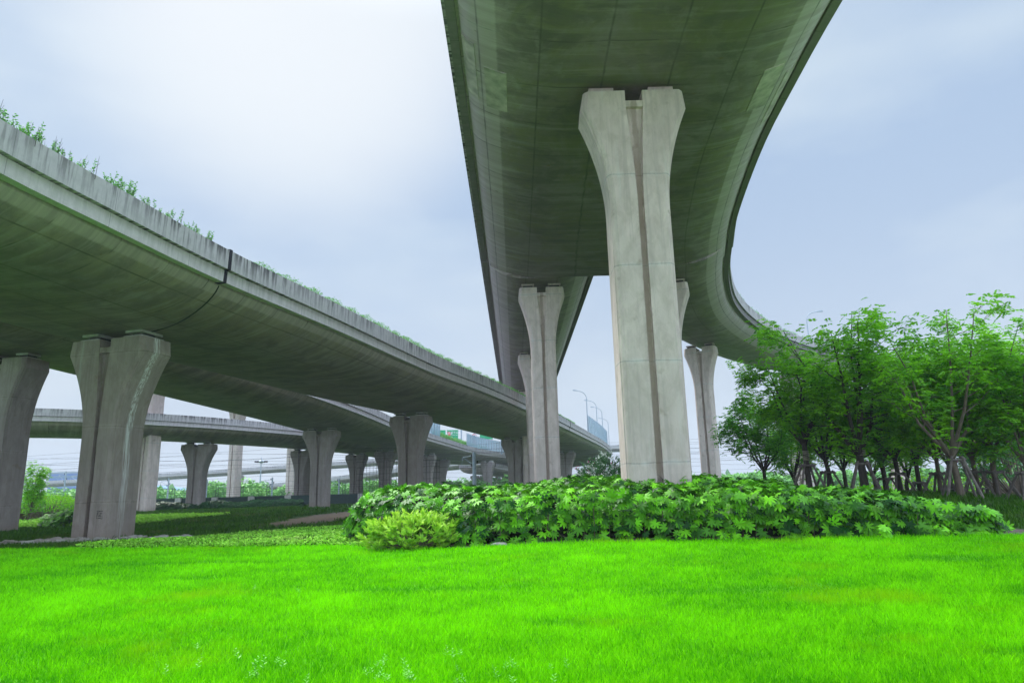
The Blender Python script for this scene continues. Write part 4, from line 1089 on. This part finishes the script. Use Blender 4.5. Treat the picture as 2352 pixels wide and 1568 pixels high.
s1_ = s_at_px(600, 11.3); s2_ = s_at_px(1205, 11.3)
greenery('parapet_greenery', 'low planting along the lower viaduct parapet right of the black joint', QB, sB, s1_, s2_ + 35, 1, 30000, .42, .085, .75)
greenery('parapet_greenery', 'thin green fringe along the curved ramp parapet above the grove', QA3, sA3, 8, 60, 1, 9000, .5, .10, .3)
sC1 = float(np.interp(118, QC[:, 1], sC))
greenery('parapet_greenery', 'green fringe on the middle viaduct parapet below the road signs', QC, sC, sC1, sC1 + 50, 1, 5000, .8, .25, .6)

# ---------------------------------------------------------------- noise barriers
def barrier(label, Q, ss, s0, s1, h, gr):
    n = int((s1 - s0) / 2.0); p0, _ = edge_point(Q, ss, s0, .12)
    t = thing('noise_barrier', label, 'barrier', tuple(p0 + Vector((0, 0, 2.5))), 0, gr)
    mp_ = MB()
    for k in range(n + 1):
        p, az = edge_point(Q, ss, s0 + (s1 - s0) * k / n, .12); m1_ = MB()
        m1_.box((p.x, p.y, p.z + 2.45 + h / 2), (.10, .14, h + .1), az); m1_.build('post', M['steel'], t, world=True)
        if k < n:
            q, _ = edge_point(Q, ss, s0 + (s1 - s0) * (k + 1) / n, .12); c = (p + q) / 2; L_ = (q - p).length
            a = math.atan2(q.y - p.y, q.x - p.x)
            mp_.box((c.x, c.y, c.z + 2.5 + h / 2), (L_ - .12, .03, h), a)
    mp_.build('panels', M['glass'], t, world=True)
sb = s_at_px(1354, 11.3)
barrier('tall grey noise barrier on the far bend of the lower viaduct', QB, sB, sb, sb + 34, 2.9, 'noise barriers on parapets')
sC0 = float(np.interp(101, QC[:, 1], sC))
barrier('glass noise barrier in front of the green road sign', QC, sC, sC0, sC0 + 22, 2.3, 'noise barriers on parapets')
sC2 = float(np.interp(148, QC[:, 1], sC))
barrier('glass noise barrier right of the red arrow board', QC, sC, sC2, sC2 + 36, 2.6, 'noise barriers on parapets')

# ---------------------------------------------------------------- lamps
def lamp(label, base, az, h=8.5, arm=1.8, group='curved arm street lamps'):
    t = thing('street_lamp', label, 'street lamp', tuple(base), az, group)
    mb = MB(); pts = [(0, 0, 0), (0, 0, h * .82)] + [(arm * (1 - math.cos(a)) * .75, 0, h * .82 + h * .15 * math.sin(a)) for a in np.linspace(.2, 1.45, 6)] + [(arm, 0, h * .99)]
    mb.tube(pts, [.10, .075] + [.055] * 6 + [.045], 6); mb.build('pole', M['steel'], t, 40)
    mb = MB(); mb.add([(arm - .1, -.08, h * .975), (arm + .75, -.13, h * .985), (arm + .75, .13, h * .985), (arm - .1, .08, h * .975), (arm - .1, -.06, h * .975 + .12), (arm + .6, -.1, h * .985 + .16), (arm + .6, .1, h * .985 + .16), (arm - .1, .06, h * .975 + .12)],
        [(3, 2, 1, 0), (4, 5, 6, 7), (0, 1, 5, 4), (1, 2, 6, 5), (2, 3, 7, 6), (3, 0, 4, 7)]); mb.build('lamp_head', M['steel'], t)
    return t
for k, (px, lb) in enumerate([(1358, 'tallest looking curved lamp above the far bend of the lower viaduct, left of the others'), (1387, 'second curved lamp along the far bend, right of the tallest looking one'), (1396, 'third curved lamp crowded near the end of the far bend'), (1398.5, 'smallest curved lamp at the very end of the far bend')]):
    s_ = [s_at_px(1358, 11.3), s_at_px(1380, 11.3), s_at_px(1392, 11.3), s_at_px(1392, 11.3) + 24][k]
    p, az = edge_point(QB, sB, s_, .55); lamp(lb, p + Vector((0, 0, 1.7)), math.pi * 1.0 + .2)
i_ = int(np.argmin(abs(QA3[:, 0] - 42))); p, az = edge_point(QA3, sA3, sA3[i_], .5 - 2 * 0); p2_, _ = edge_point(QA3, sA3, sA3[i_], -.5)
lamp('lone curved lamp on the curved ramp above the left of the grove', (px2x(1832, 101, 800), 101 - 13, ZA + 1.7) if False else tuple(p2_ + Vector((0, 0, 1.7))), 0.15, 8.0)
i_ = int(np.argmin(abs(QA3[:, 0] - 54))); p2_, _ = edge_point(QA3, sA3, sA3[i_], -.5)
lamp('lamp head peeping out between the crowns of the central and tallest trees', tuple(p2_ + Vector((0, 0, 1.7))), 0.15, 8.0)

# ---------------------------------------------------------------- signs on the middle viaduct
def sign_board(parent, c, w_, h_, name='sign_panel', mat='sgreen'):
    mb = MB(); mb.box(c, (w_, .08, h_)); return mb.build(name, M[mat], parent)
Ys = 178.0
def P3(px, py, Y): return at_y(px, py, Y)
b0 = P3(1060, 1022, Ys)
zdeck = 8.95 + 1.7
t = thing('road_sign', 'green motorway sign with red G318 badge and white arrow', 'road sign', (b0.x, Ys, zdeck))
mb = MB(); top = P3(1060, 984, Ys).z - zdeck; mb.tube([(0, 0, 0), (0, 0, top)], .18, 8); mb.build('post', M['steel'], t, 40)
cA, cB = P3(1026.5, 987, Ys), P3(1053, 1011, Ys); w_, h_ = cB.x - cA.x, cA.z - cB.z; cc_ = ((cA.x + cB.x) / 2 - b0.x, -.1, (cA.z + cB.z) / 2 - zdeck)
mb = MB(); [mb.tube([(0, 0, cc_[2] + s_ * h_ * .34), (cc_[0], 0, cc_[2] + s_ * h_ * .34)], .08, 6) for s_ in (-1, 1)]; mb.build('bracket', M['steel'], t)
pn = sign_board(t, cc_, w_, h_)
mb = MB()
yy = cc_[1] - .055
L0, R0_, T0_, B0 = cc_[0] - w_ / 2, cc_[0] + w_ / 2, cc_[2] + h_ / 2, cc_[2] - h_ / 2
for c, d in [(((L0 + R0_) / 2, yy, T0_ - .06), (w_ - .1, .02, .05)), (((L0 + R0_) / 2, yy, B0 + .06), (w_ - .1, .02, .05)), ((L0 + .06, yy, cc_[2]), (.05, .02, h_ - .2)), ((R0_ - .06, yy, cc_[2]), (.05, .02, h_ - .2))]: mb.box(c, d)
mb.build('border', M['white'], pn)
mb = MB(); mb.box((L0 + w_ * .19, yy, T0_ - h_ * .36), (w_ * .27, .02, h_ * .36)); bd = mb.build('badge', M['sred'], pn)
text_mesh('G318', h_ * .27, M['white'], 'badge_lettering', pn, (L0 + w_ * .19, yy - .02, T0_ - h_ * .36), (R_(90), 0, 0), .005)
text_mesh('沪青平公路', h_ * .23, M['white'], 'sign_lettering', pn, (L0 + w_ * .66, yy - .01, T0_ - h_ * .27), (R_(90), 0, 0), .005)
text_mesh('Huqingping Highway', h_ * .09, M['white'], 'sign_lettering', pn, (L0 + w_ * .66, yy - .01, T0_ - h_ * .48), (R_(90), 0, 0), .005)
mb = MB(); ax, az_ = L0 + w_ * .5, T0_ - h_ * .78
def flat(pts, y0=yy - .01): mb.add([(p[0], y0, p[1]) for p in pts], [tuple(range(len(pts)))])
q = h_ * .13
flat([(ax - q, az_ + q), (ax - q, az_ + q * .1), (ax - q * .65, az_ + q * .42), (ax + q * .9, az_ - q * 1.1), (ax + q * 1.15, az_ - q * .85), (ax - q * .4, az_ + q * .67), (ax - q * .1, az_ + q)])
mb.build('arrow', M['white'], pn)
t = thing('road_sign', 'green road sign seen through the glass noise barrier', 'road sign', (P3(1012, 1000, Ys).x, Ys, zdeck))
cA, cB = P3(998, 988, Ys), P3(1023.5, 1011, Ys); cc_ = ((cA.x + cB.x) / 2 - t.location.x, 0, (cA.z + cB.z) / 2 - zdeck)
sign_board(t, cc_, cB.x - cA.x, cA.z - cB.z); mb = MB(); [mb.tube([(cc_[0] + s_ * 1.0, .12, 0), (cc_[0] + s_ * 1.0, .12, cc_[2])], .1, 6) for s_ in (-1, 1)]; mb.build('post', M['steel'], t)
t = thing('road_sign', 'plain backed green sign on two thin posts under the deck edge', 'road sign', (P3(1116, 1000, Ys).x, Ys, zdeck))
cA, cB = P3(1102, 985, Ys), P3(1132, 1008, Ys); cc_ = ((cA.x + cB.x) / 2 - t.location.x, 0, (cA.z + cB.z) / 2 - zdeck)
sign_board(t, cc_, cB.x - cA.x, cA.z - cB.z); mb = MB(); [mb.tube([(cc_[0] + s_ * 1.45, .12, 0), (cc_[0] + s_ * 1.45, .12, cc_[2])], .06, 6) for s_ in (-1, 1)]; mb.build('post', M['steel'], t)
b1 = P3(1089.5, 1022, 165)
t = thing('road_sign', 'post with round prohibition sign and red arrow board below it', 'road sign', (b1.x, 165, zdeck))
tz = P3(1089.5, 978, 165).z - zdeck; mb = MB(); mb.tube([(0, 0, 0), (0, 0, tz)], .17, 8); mb.box((1.6, 0, tz - 1.0), (3.2, .08, .1)); mb.box((1.6, 0, tz - 1.9), (3.2, .08, .1)); mb.build('post', M['steel'], t, 40)
zc_ = P3(1089.5, 1001, 165).z - zdeck
def disc(rad, y0, mt, nm, ring=0):
    m1_ = MB(); n_ = 24; A = [(math.cos(2 * math.pi * k / n_) * rad, y0, zc_ + math.sin(2 * math.pi * k / n_) * rad) for k in range(n_)]; B = [(a, y0 + .03, z) for a, _, z in A]
    m1_.add(A + B, [tuple(range(n_))[::-1], tuple(n_ + k for k in range(n_))] + [(k, (k + 1) % n_, n_ + (k + 1) % n_, n_ + k) for k in range(n_)]); return m1_.build(nm, M[mt], t)
disc(.52, -.26, 'sred', 'round_panel'); disc(.42, -.30, 'white', 'round_face')
mb = MB(); mb.box((-.02, -.33, zc_), (.42, .02, .2)); mb.box((.12, -.33, zc_ + .03), (.16, .02, .26)); mb.build('truck_symbol', M['black'], t)
mb = MB(); mb.box((0, -.35, zc_), (.85, .02, .08), 0, ('Y', .78)); mb.build('slash', M['sred'], t)
zb_ = P3(1089.5, 1017, 165).z - zdeck; mb = MB(); mb.box((0, -.25, zb_), (.75, .04, 1.3)); bo = mb.build('arrow_board', M['sred'], t)
mb = MB()
for k in (-.3, .28): mb.add([(-.3, -.28, zb_ + k - .22), (0, -.28, zb_ + k + .05), (.3, -.28, zb_ + k - .22), (.3, -.28, zb_ + k), (0, -.28, zb_ + k + .27), (-.3, -.28, zb_ + k)], [(0, 1, 4, 5), (1, 2, 3, 4)])
mb.build('chevron', M['sorange'], bo)
mb = MB(); x9 = P3(1152, 1015, 170); tt_ = thing('sign_post', 'plain steel gantry post at the far end of the middle viaduct', 'post', (x9.x, 170, zdeck)); mb.tube([(0, 0, 0), (0, 0, 6.5)], .25, 8); mb.build('post', M['steel'], tt_, 40)
mb = MB(); mb.box((0, 0, 6.55), (.6, .6, .1)); mb.build('cap', M['steel'], tt_)
# far signs beyond the rail line
for (pa, pb, lb, m_) in [((1371 / 1 - 400 + 0, 0), (0, 0), '', '')][:0]: pass
for x0, y0, x1, y1, lb, mt in [(1130, 1096, 1149, 1104, 'tiny distant green sign under the end of the middle viaduct', 'sgreen'), (1122, 1098, 1128, 1104, 'tiny distant blue sign left of a green one', 'sblue')]:
    Y = 260; A, B = P3(x0, y0, Y), P3(x1, y1, Y); t = thing('road_sign', lb, 'road sign', ((A.x + B.x) / 2, Y, 0))
    sign_board(t, (0, 0, (A.z + B.z) / 2), B.x - A.x, A.z - B.z, mat=mt); mb = MB(); [mb.tube([(s_ * (B.x - A.x) * .3, .15, 0), (s_ * (B.x - A.x) * .3, .15, A.z)], .12, 6) for s_ in (-1, 1)]; mb.build('post', M['steel'], t)

# ---------------------------------------------------------------- rail line: masts, wires, fence
MASTS = [(352, 1057, 100, 'tall rail mast just right of the tall slim pier beside the streaked pier'), (186, 1085, 112, 'rail mast near the blue building, left one of two'), (172 - 20, 1082, 150, 'thin rail mast before the blue building'), (476, 1100, 130, 'rail mast right of the shortest loop ramp pier'), (626, 1096, 135, 'rail mast left of a tall slim pier in the middle distance'), (779, 1098, 135, 'rail mast right of the shaded middle pier'), (1089, 1038, 92, 'thick grey rail mast in front of the dark double pier'), (388, 1098, 140, 'far rail mast left of the shortest loop ramp pier')]
for px, py, Y, lb in MASTS:
    p = at_y(px, py, Y); z0 = gzf(p.x, Y); H = p.z - z0; rr = .26 if Y < 105 else .16
    t = thing('rail_mast', lb, 'mast', (p.x, Y, z0), 0, 'masts of the rail line')
    mb = MB(); mb.tube([(0, 0, 0), (0, 0, H)], [rr * 1.1, rr * .85], 10); mb.build('pole', M['steel'], t, 40)
    mb = MB(); sg = -1
    mb.tube([(0, 0, H * .93), (sg * 1.5, 0, H * .90)], .05, 5); mb.tube([(0, 0, H * .72), (sg * 1.5, 0, H * .90)], .04, 5); mb.tube([(sg * 1.5, 0, H * .90), (sg * 1.7, 0, H * .74)], .03, 5); mb.tube([(0, 0, H * .75), (sg * 1.7, 0, H * .74)], .03, 5)
    mb.build('cantilever', M['steel'], t)
    mb = MB(); [mb.tube([(s_ * (rr + .12), 0, H * z_ - .18), (s_ * (rr + .12), 0, H * z_ + .18)], [.06, .09], 6) for s_, z_ in ((-1, .93), (-1, .74), (1, .8))]; mb.build('insulator', M['black'], t)
wl = [(96, 8.3, .022), (96, 7.2, .03), (98, 6.6, .022), (112, 8.8, .025), (112, 7.6, .03), (113, 6.5, .025), (126, 8.8, .03), (126, 7.7, .03), (126, 6.6, .03), (135, 10.2, .035), (135, 8.2, .03), (136, 5.8, .03), (138, 4.8, .03), (140, 6.9, .03)]
for k, (Y, z_, rr) in enumerate(wl):
    mb = MB(); pts = []
    for q in range(-5, 8):
        xa = q * 30 + k * 3.7
        for f in (0, .25, .5, .75): pts.append((xa + f * 30, Y + .02 * (xa + f * 30), z_ - .45 * 4 * f * (1 - f)))
    mb.tube(pts, rr * .6, 3, False); o = mb.build('rail_wire', M['wire'])
    tag(o, 'thin overhead wire of the rail line crossing behind the piers', 'wire', 'overhead wires of the rail line')
# dark panel fence with concrete posts
fp = [at_z(250, 1160, .8), at_z(250, 1160, .8)]
t = thing('panel_fence', 'low dark green panel fence with pale concrete posts beyond the shaded lawn', 'fence', (px2x(500, 95), 95, gzf(px2x(500, 95), 95)))
xs = np.linspace(px2x(330, 95), px2x(830, 95), 7)
zt = 1.7
for k in range(6):
    mb = MB(); mb.box(((xs[k] + xs[k + 1]) / 2, 95, zt / 2 + .3), (xs[k + 1] - xs[k] - .8, .10, zt - .6)); mb.box(((xs[k] + xs[k + 1]) / 2, 95, zt + .05), (xs[k + 1] - xs[k] - .7, .22, .14)); mb.build('panel', M['fencegreen'], t, world=True)
for k in range(7):
    mb = MB(); mb.box((xs[k], 94.8, .9), (.8, .35, 1.9)); mb.build('post', M['slab'], t, world=True)
mb = MB(); A, B = px2x(60, 94), px2x(850, 94)
for z_ in (1.9, 2.2, 2.5, 2.8, 3.1): mb.tube([(A, 96, z_), (B, 96, z_)], .015, 3, False)
wf = thing('wire_fence', 'thin wire strands on short dark stanchions above the panel fence', 'fence', (A, 96, .4))
mb.build('strands', M['wire'], wf, world=True)
for px in (399, 480, 499, 616, 790, 876): 
    mb = MB(); xq = px2x(px * 1.0 if px != 480 else 556, 96); [mb.tube([(xq + dx_, 96, 1.2), (xq + dx_, 96, 3.3)], .03, 4) for dx_ in (-.18, .18)]; [mb.tube([(xq - .18, 96, z_), (xq + .18, 96, z_)], .025, 4) for z_ in (1.8, 2.4, 3.0)]; mb.build('stanchion', M['fencegreen'], wf, world=True)
# mesh fence under the middle distance decks
t = thing('mesh_fence', 'tall dark mesh fence of thin bars behind the hedge tip', 'fence', (px2x(950, 72), 72, gzf(px2x(950, 72), 72)))
mb = MB(); A, B = px2x(818, 72), px2x(1010, 72)
for k in range(26): xq = A + (B - A) * k / 25; mb.tube([(xq, 72, .2), (xq, 72, 5.0)], .018, 4)
mb.build('vertical_bars', M['wire'], t, world=True)
mb = MB(); [mb.tube([(A, 72, z_), (B, 72, z_)], .018, 4) for z_ in np.arange(.6, 5.1, .62)]; mb.build('rails', M['wire'], t, world=True)

# ---------------------------------------------------------------- far viaducts, building, trees
def far_deck(label, pts, hw=5, w_=1.0):
    tt, Q, ss = deck('far_viaduct', [(a, b, c, hw, hw) for a, b, c in pts], label, M['soffB'], step=6)
    return tt, Q, ss
f1, QF1, sF1 = far_deck('long pale far viaduct rising gently rightwards behind the rail line', [(-330, 330, 6.0), (-240, 315, 8.0), (-160, 302, 10.2), (-61, 296, 13.8), (0, 292, 16.0), (60, 288, 17)])
f2, QF2, sF2 = far_deck('second pale far viaduct lower and nearer, just above the far bushes', [(-150, 268, 1.8), (-110, 262, 3.4), (-75, 255, 5.0), (-50, 248, 7.2), (-20, 240, 9.5), (10, 232, 9.5)], 4.5)
f3, QF3, sF3 = far_deck('lowest pale far viaduct behind the blue building', [(-420, 400, 4), (-300, 390, 5), (-180, 385, 3.2), (-100, 380, 2.4)], 6)
f4, QF4, sF4 = far_deck('far viaduct running away under the middle one with a row of dim piers', [(-10, 182, 6.4), (-4, 205, 6.0), (4, 232, 5.4), (18, 275, 4.6), (36, 330, 4)], 5.2)
G6 = 'small far viaduct piers'
for k, (x_, y_, Q_, lb) in enumerate([(-49, 296, QF1, 'far pier under the rising viaduct, right of a tall slim pier'), (-118, 299, QF1, 'far pier under the rising viaduct, left part'), (-5, 292, QF1, 'far pier under the rising viaduct, near the double pier'), (-190, 307, QF1, 'far pier under the rising viaduct by the blue building'), (-9.5, 184, QF4, 'first dim pier of the row between the double pier and the rail mast'), (-4.2, 205, QF4, 'second dim pier of the row behind the rail mast'), (4, 232, QF4, 'third dim pier of the row behind the rail mast'), (-88, 257, QF2, 'short far pier under the nearer pale viaduct')]):
    pier(x_, y_, Q_, lb, 'pier' if k < 4 else 'pierD', w0=1.1 if k < 4 else 1.3, w1=2.0 if k<4 else 2.4, group=G6)
for k, (x_, y_, z_, lb) in enumerate([(px2x(478, 300) , 297, 13.2, 'far lamp above the rising viaduct, left of the highest mast'), (px2x(826, 255), 252, 4.2, ''), (px2x(626, 292), 291, 0, '')][:1]):
    pass
def on_deck(px, Q, ss, hh, lb, az=0.0):
    best = min(range(len(Q)), key=lambda i: abs(WPX / 2 + FPX * Vector((Q[i, 0], Q[i, 1], Q[i, 2])).dot(Rv) / max(1, Vector((Q[i, 0], Q[i, 1], Q[i, 2] - CAM_H)).dot(Fv)) - px))
    lamp(lb, (Q[best, 0], Q[best, 1] - 3.5, Q[best, 2] + 1.7), az, hh, 2.4, 'small far street lamps')
on_deck(455, QF1, sF1, 10, 'far lamp on the rising viaduct just left of the shortest pier', math.pi)
on_deck(826 - 120, QF1, sF1, 10, 'far lamp on the rising viaduct right of the crowned mast', math.pi)
on_deck(665 - 0, QF1, sF1, 11, 'far lamp on the rising viaduct left of the crowned mast', 0)
on_deck(245 - 5, QF1, sF1, 9, 'far lamp above the blue building', math.pi)
on_deck(120, QF1, sF1, 9, 'far lamp left of the blue building', 0)
on_deck(540, QF2, sF2, 8, 'far lamp beside the nearer pale viaduct', math.pi)
on_deck(700, QF2, sF2, 9, 'far lamp on the nearer pale viaduct between two slim piers', 0)
# crowned high mast
Y = 235; p = at_y(600, 1060, Y); t = thing('high_mast_light', 'tall mast with round crown of floodlights over the far viaducts', 'mast', (p.x, Y, 0)); H = p.z
mb = MB(); mb.tube([(0, 0, 0), (0, 0, H + 1.5)], [.35, .12], 8); mb.build('pole', M['steel'], t, 40)
mb = MB(); n_ = 12
mb.tube([(0, 0, H - .5), (0, 0, H + .1)], [.4, 1.4], 12); mb.tube([(0, 0, H + .1), (0, 0, H + .5)], [1.4, .5], 12)
mb.build('crown', M['steel'], t)
mb = MB(); [mb.box((math.cos(a) * 1.9, math.sin(a) * 1.9, H), (.5, .5, .5), a) for a in np.linspace(0, 5.76, 10)]; mb.build('floodlights', M['wire'], t)
# blue building
Y = 420; A, B = at_y(113, 1087, Y), at_y(200, 1125, Y)
t = thing('blue_building', 'wide flat blue clad building far away between the two leftmost piers', 'building', ((A.x + B.x) / 2, Y, 0))
W_ = B.x - A.x; mb = MB(); mb.box((0, 15, A.z / 2), (W_, 30, A.z)); mb.build('wall', M['bluebuild'], t)
mb = MB(); mb.box((0, 15, A.z + .4), (W_ + 1, 31, .8)); mb.build('roof', M['steel'], t)
mb = MB(); [mb.box((0, -.15, z_), (W_ * .98, .2, .8)) for z_ in np.arange(3, A.z - 1, 2.6)]; mb.build('window_band', M['sblue'], t)
A, B = at_y(330, 1116, 380), at_y(500, 1130, 380)
t = thing('blue_shed', 'low blue roofed hall far away right of the streaked pier', 'building', ((A.x + B.x) / 2, 380, 0)); W_ = B.x - A.x
mb = MB(); mb.add([(-W_ / 2, 0, 0), (W_ / 2, 0, 0), (W_ / 2, 25, 0), (-W_ / 2, 25, 0), (-W_ / 2, 0, A.z), (W_ / 2, 0, 3.5), (W_ / 2, 25, 3.5), (-W_ / 2, 25, A.z)], [(0, 1, 5, 4), (1, 2, 6, 5), (2, 3, 7, 6), (3, 0, 4, 7)]); mb.build('wall', M['steel'], t)
mb = MB(); mb.add([(-W_ / 2 - .5, -.6, A.z + .05), (W_ / 2 + .5, -.6, 3.5), (W_ / 2 + .5, 25.6, 3.5), (-W_ / 2 - .5, 25.6, A.z + .05), (-W_ / 2 - .5, -.6, A.z + .6), (W_ / 2 + .5, -.6, 4.1), (W_ / 2 + .5, 25.6, 4.1), (-W_ / 2 - .5, 25.6, A.z + .6)], [(0, 1, 5, 4), (1, 2, 6, 5), (2, 3, 7, 6), (3, 0, 4, 7), (4, 5, 6, 7), (3, 2, 1, 0)]); mb.build('roof', M['bluebuild'], t)
# far trees and hedgerow
def far_tree(k, px, Y, h_, r_):
    x_ = px2x(px, Y); t = thing('far_tree', 'round light green tree in the row beyond the rail line', 'tree', (x_, Y, gzf(x_, Y)), 0, 'light green trees beyond the rail line')
    n = 700; u = rdir(n); lob = 1 + .22 * np.sin(u[:, 0] * 5 + k) * np.sin(u[:, 1] * 4 + k * 2) + .12 * np.sin(u[:, 2] * 9 + k)
    P = u * (rng.uniform(.45, 1, n) ** .4 * lob)[:, None] * np.array([r_, r_, h_ * .42]) + np.array([0, 0, h_ * .56])
    V, F, T = rhombs(P, rdir(n, -.6, .6), norm(u + rng.normal(0, .6, (n, 3))), rng.uniform(.35, .8, n) * r_ / 2.5, .3 * r_ / 2, np.clip(.5 + rng.normal(0, .2, n) + .2 * u[:, 2], 0, 1))
    link('crown', mesh_np('crown', V, F, M['far'], tint=T), t)
    mb = MB(); mb.tube([(0, 0, 0), (.1, 0, h_ * .5)], [.18, .1], 6); mb.build('trunk', M['barkL'], t)
rr_ = random.Random(9)
k = 0
px = -20
while px < 1210:
    far_tree(k, px, rr_.uniform(150, 215), rr_.uniform(3.2, 5.6), rr_.uniform(2.2, 3.8)); px += rr_.uniform(14, 24); k += 1
for px in (1660, 1700, 1750, 1795, 1840, 1890, 1940, 2000, 2060, 2120, 2190, 2260, 2330, 2400): far_tree(k, px, rr_.uniform(120, 170), rr_.uniform(2.6, 4.5), rr_.uniform(2.2, 3.6)); k += 1
x, y = rng.uniform(-420, 300, 9000), rng.uniform(330, 480, 9000)
n = len(x); V, F, T = rhombs(np.stack([x, y, rng.uniform(0, 1, n) ** .7 * (5 + 2 * smooth_noise(x, y, .05, 61))], 1), rdir(n), rdir(n), rng.uniform(3, 6, n), 3, np.clip(rng.normal(.4, .2, n), 0, 1))
tag(link('distant_wood', mesh_np('distant_wood', V, F, M['far'], tint=T)), 'low hazy belt of distant trees along the horizon', 'trees', kind='stuff')

# ---------------------------------------------------------------- haze in the air
hb = MB(); hb.box((-30, 180, 14), (860, 660, 32)); hz_ = hb.build('haze', None)
tag(hz_, kind='stuff')
hm = bpy.data.materials.new('haze'); hm.use_nodes = True; ht = hm.node_tree
for n_ in list(ht.nodes): ht.nodes.remove(n_)
hv = ht.nodes.new('ShaderNodeVolumePrincipled'); hv.inputs['Color'].default_value = (.80, .87, .97, 1); hv.inputs['Density'].default_value = .0006
ho = ht.nodes.new('ShaderNodeOutputMaterial'); ht.links.new(hv.outputs[0], ho.inputs['Volume'])
hz_.data.materials.append(hm)
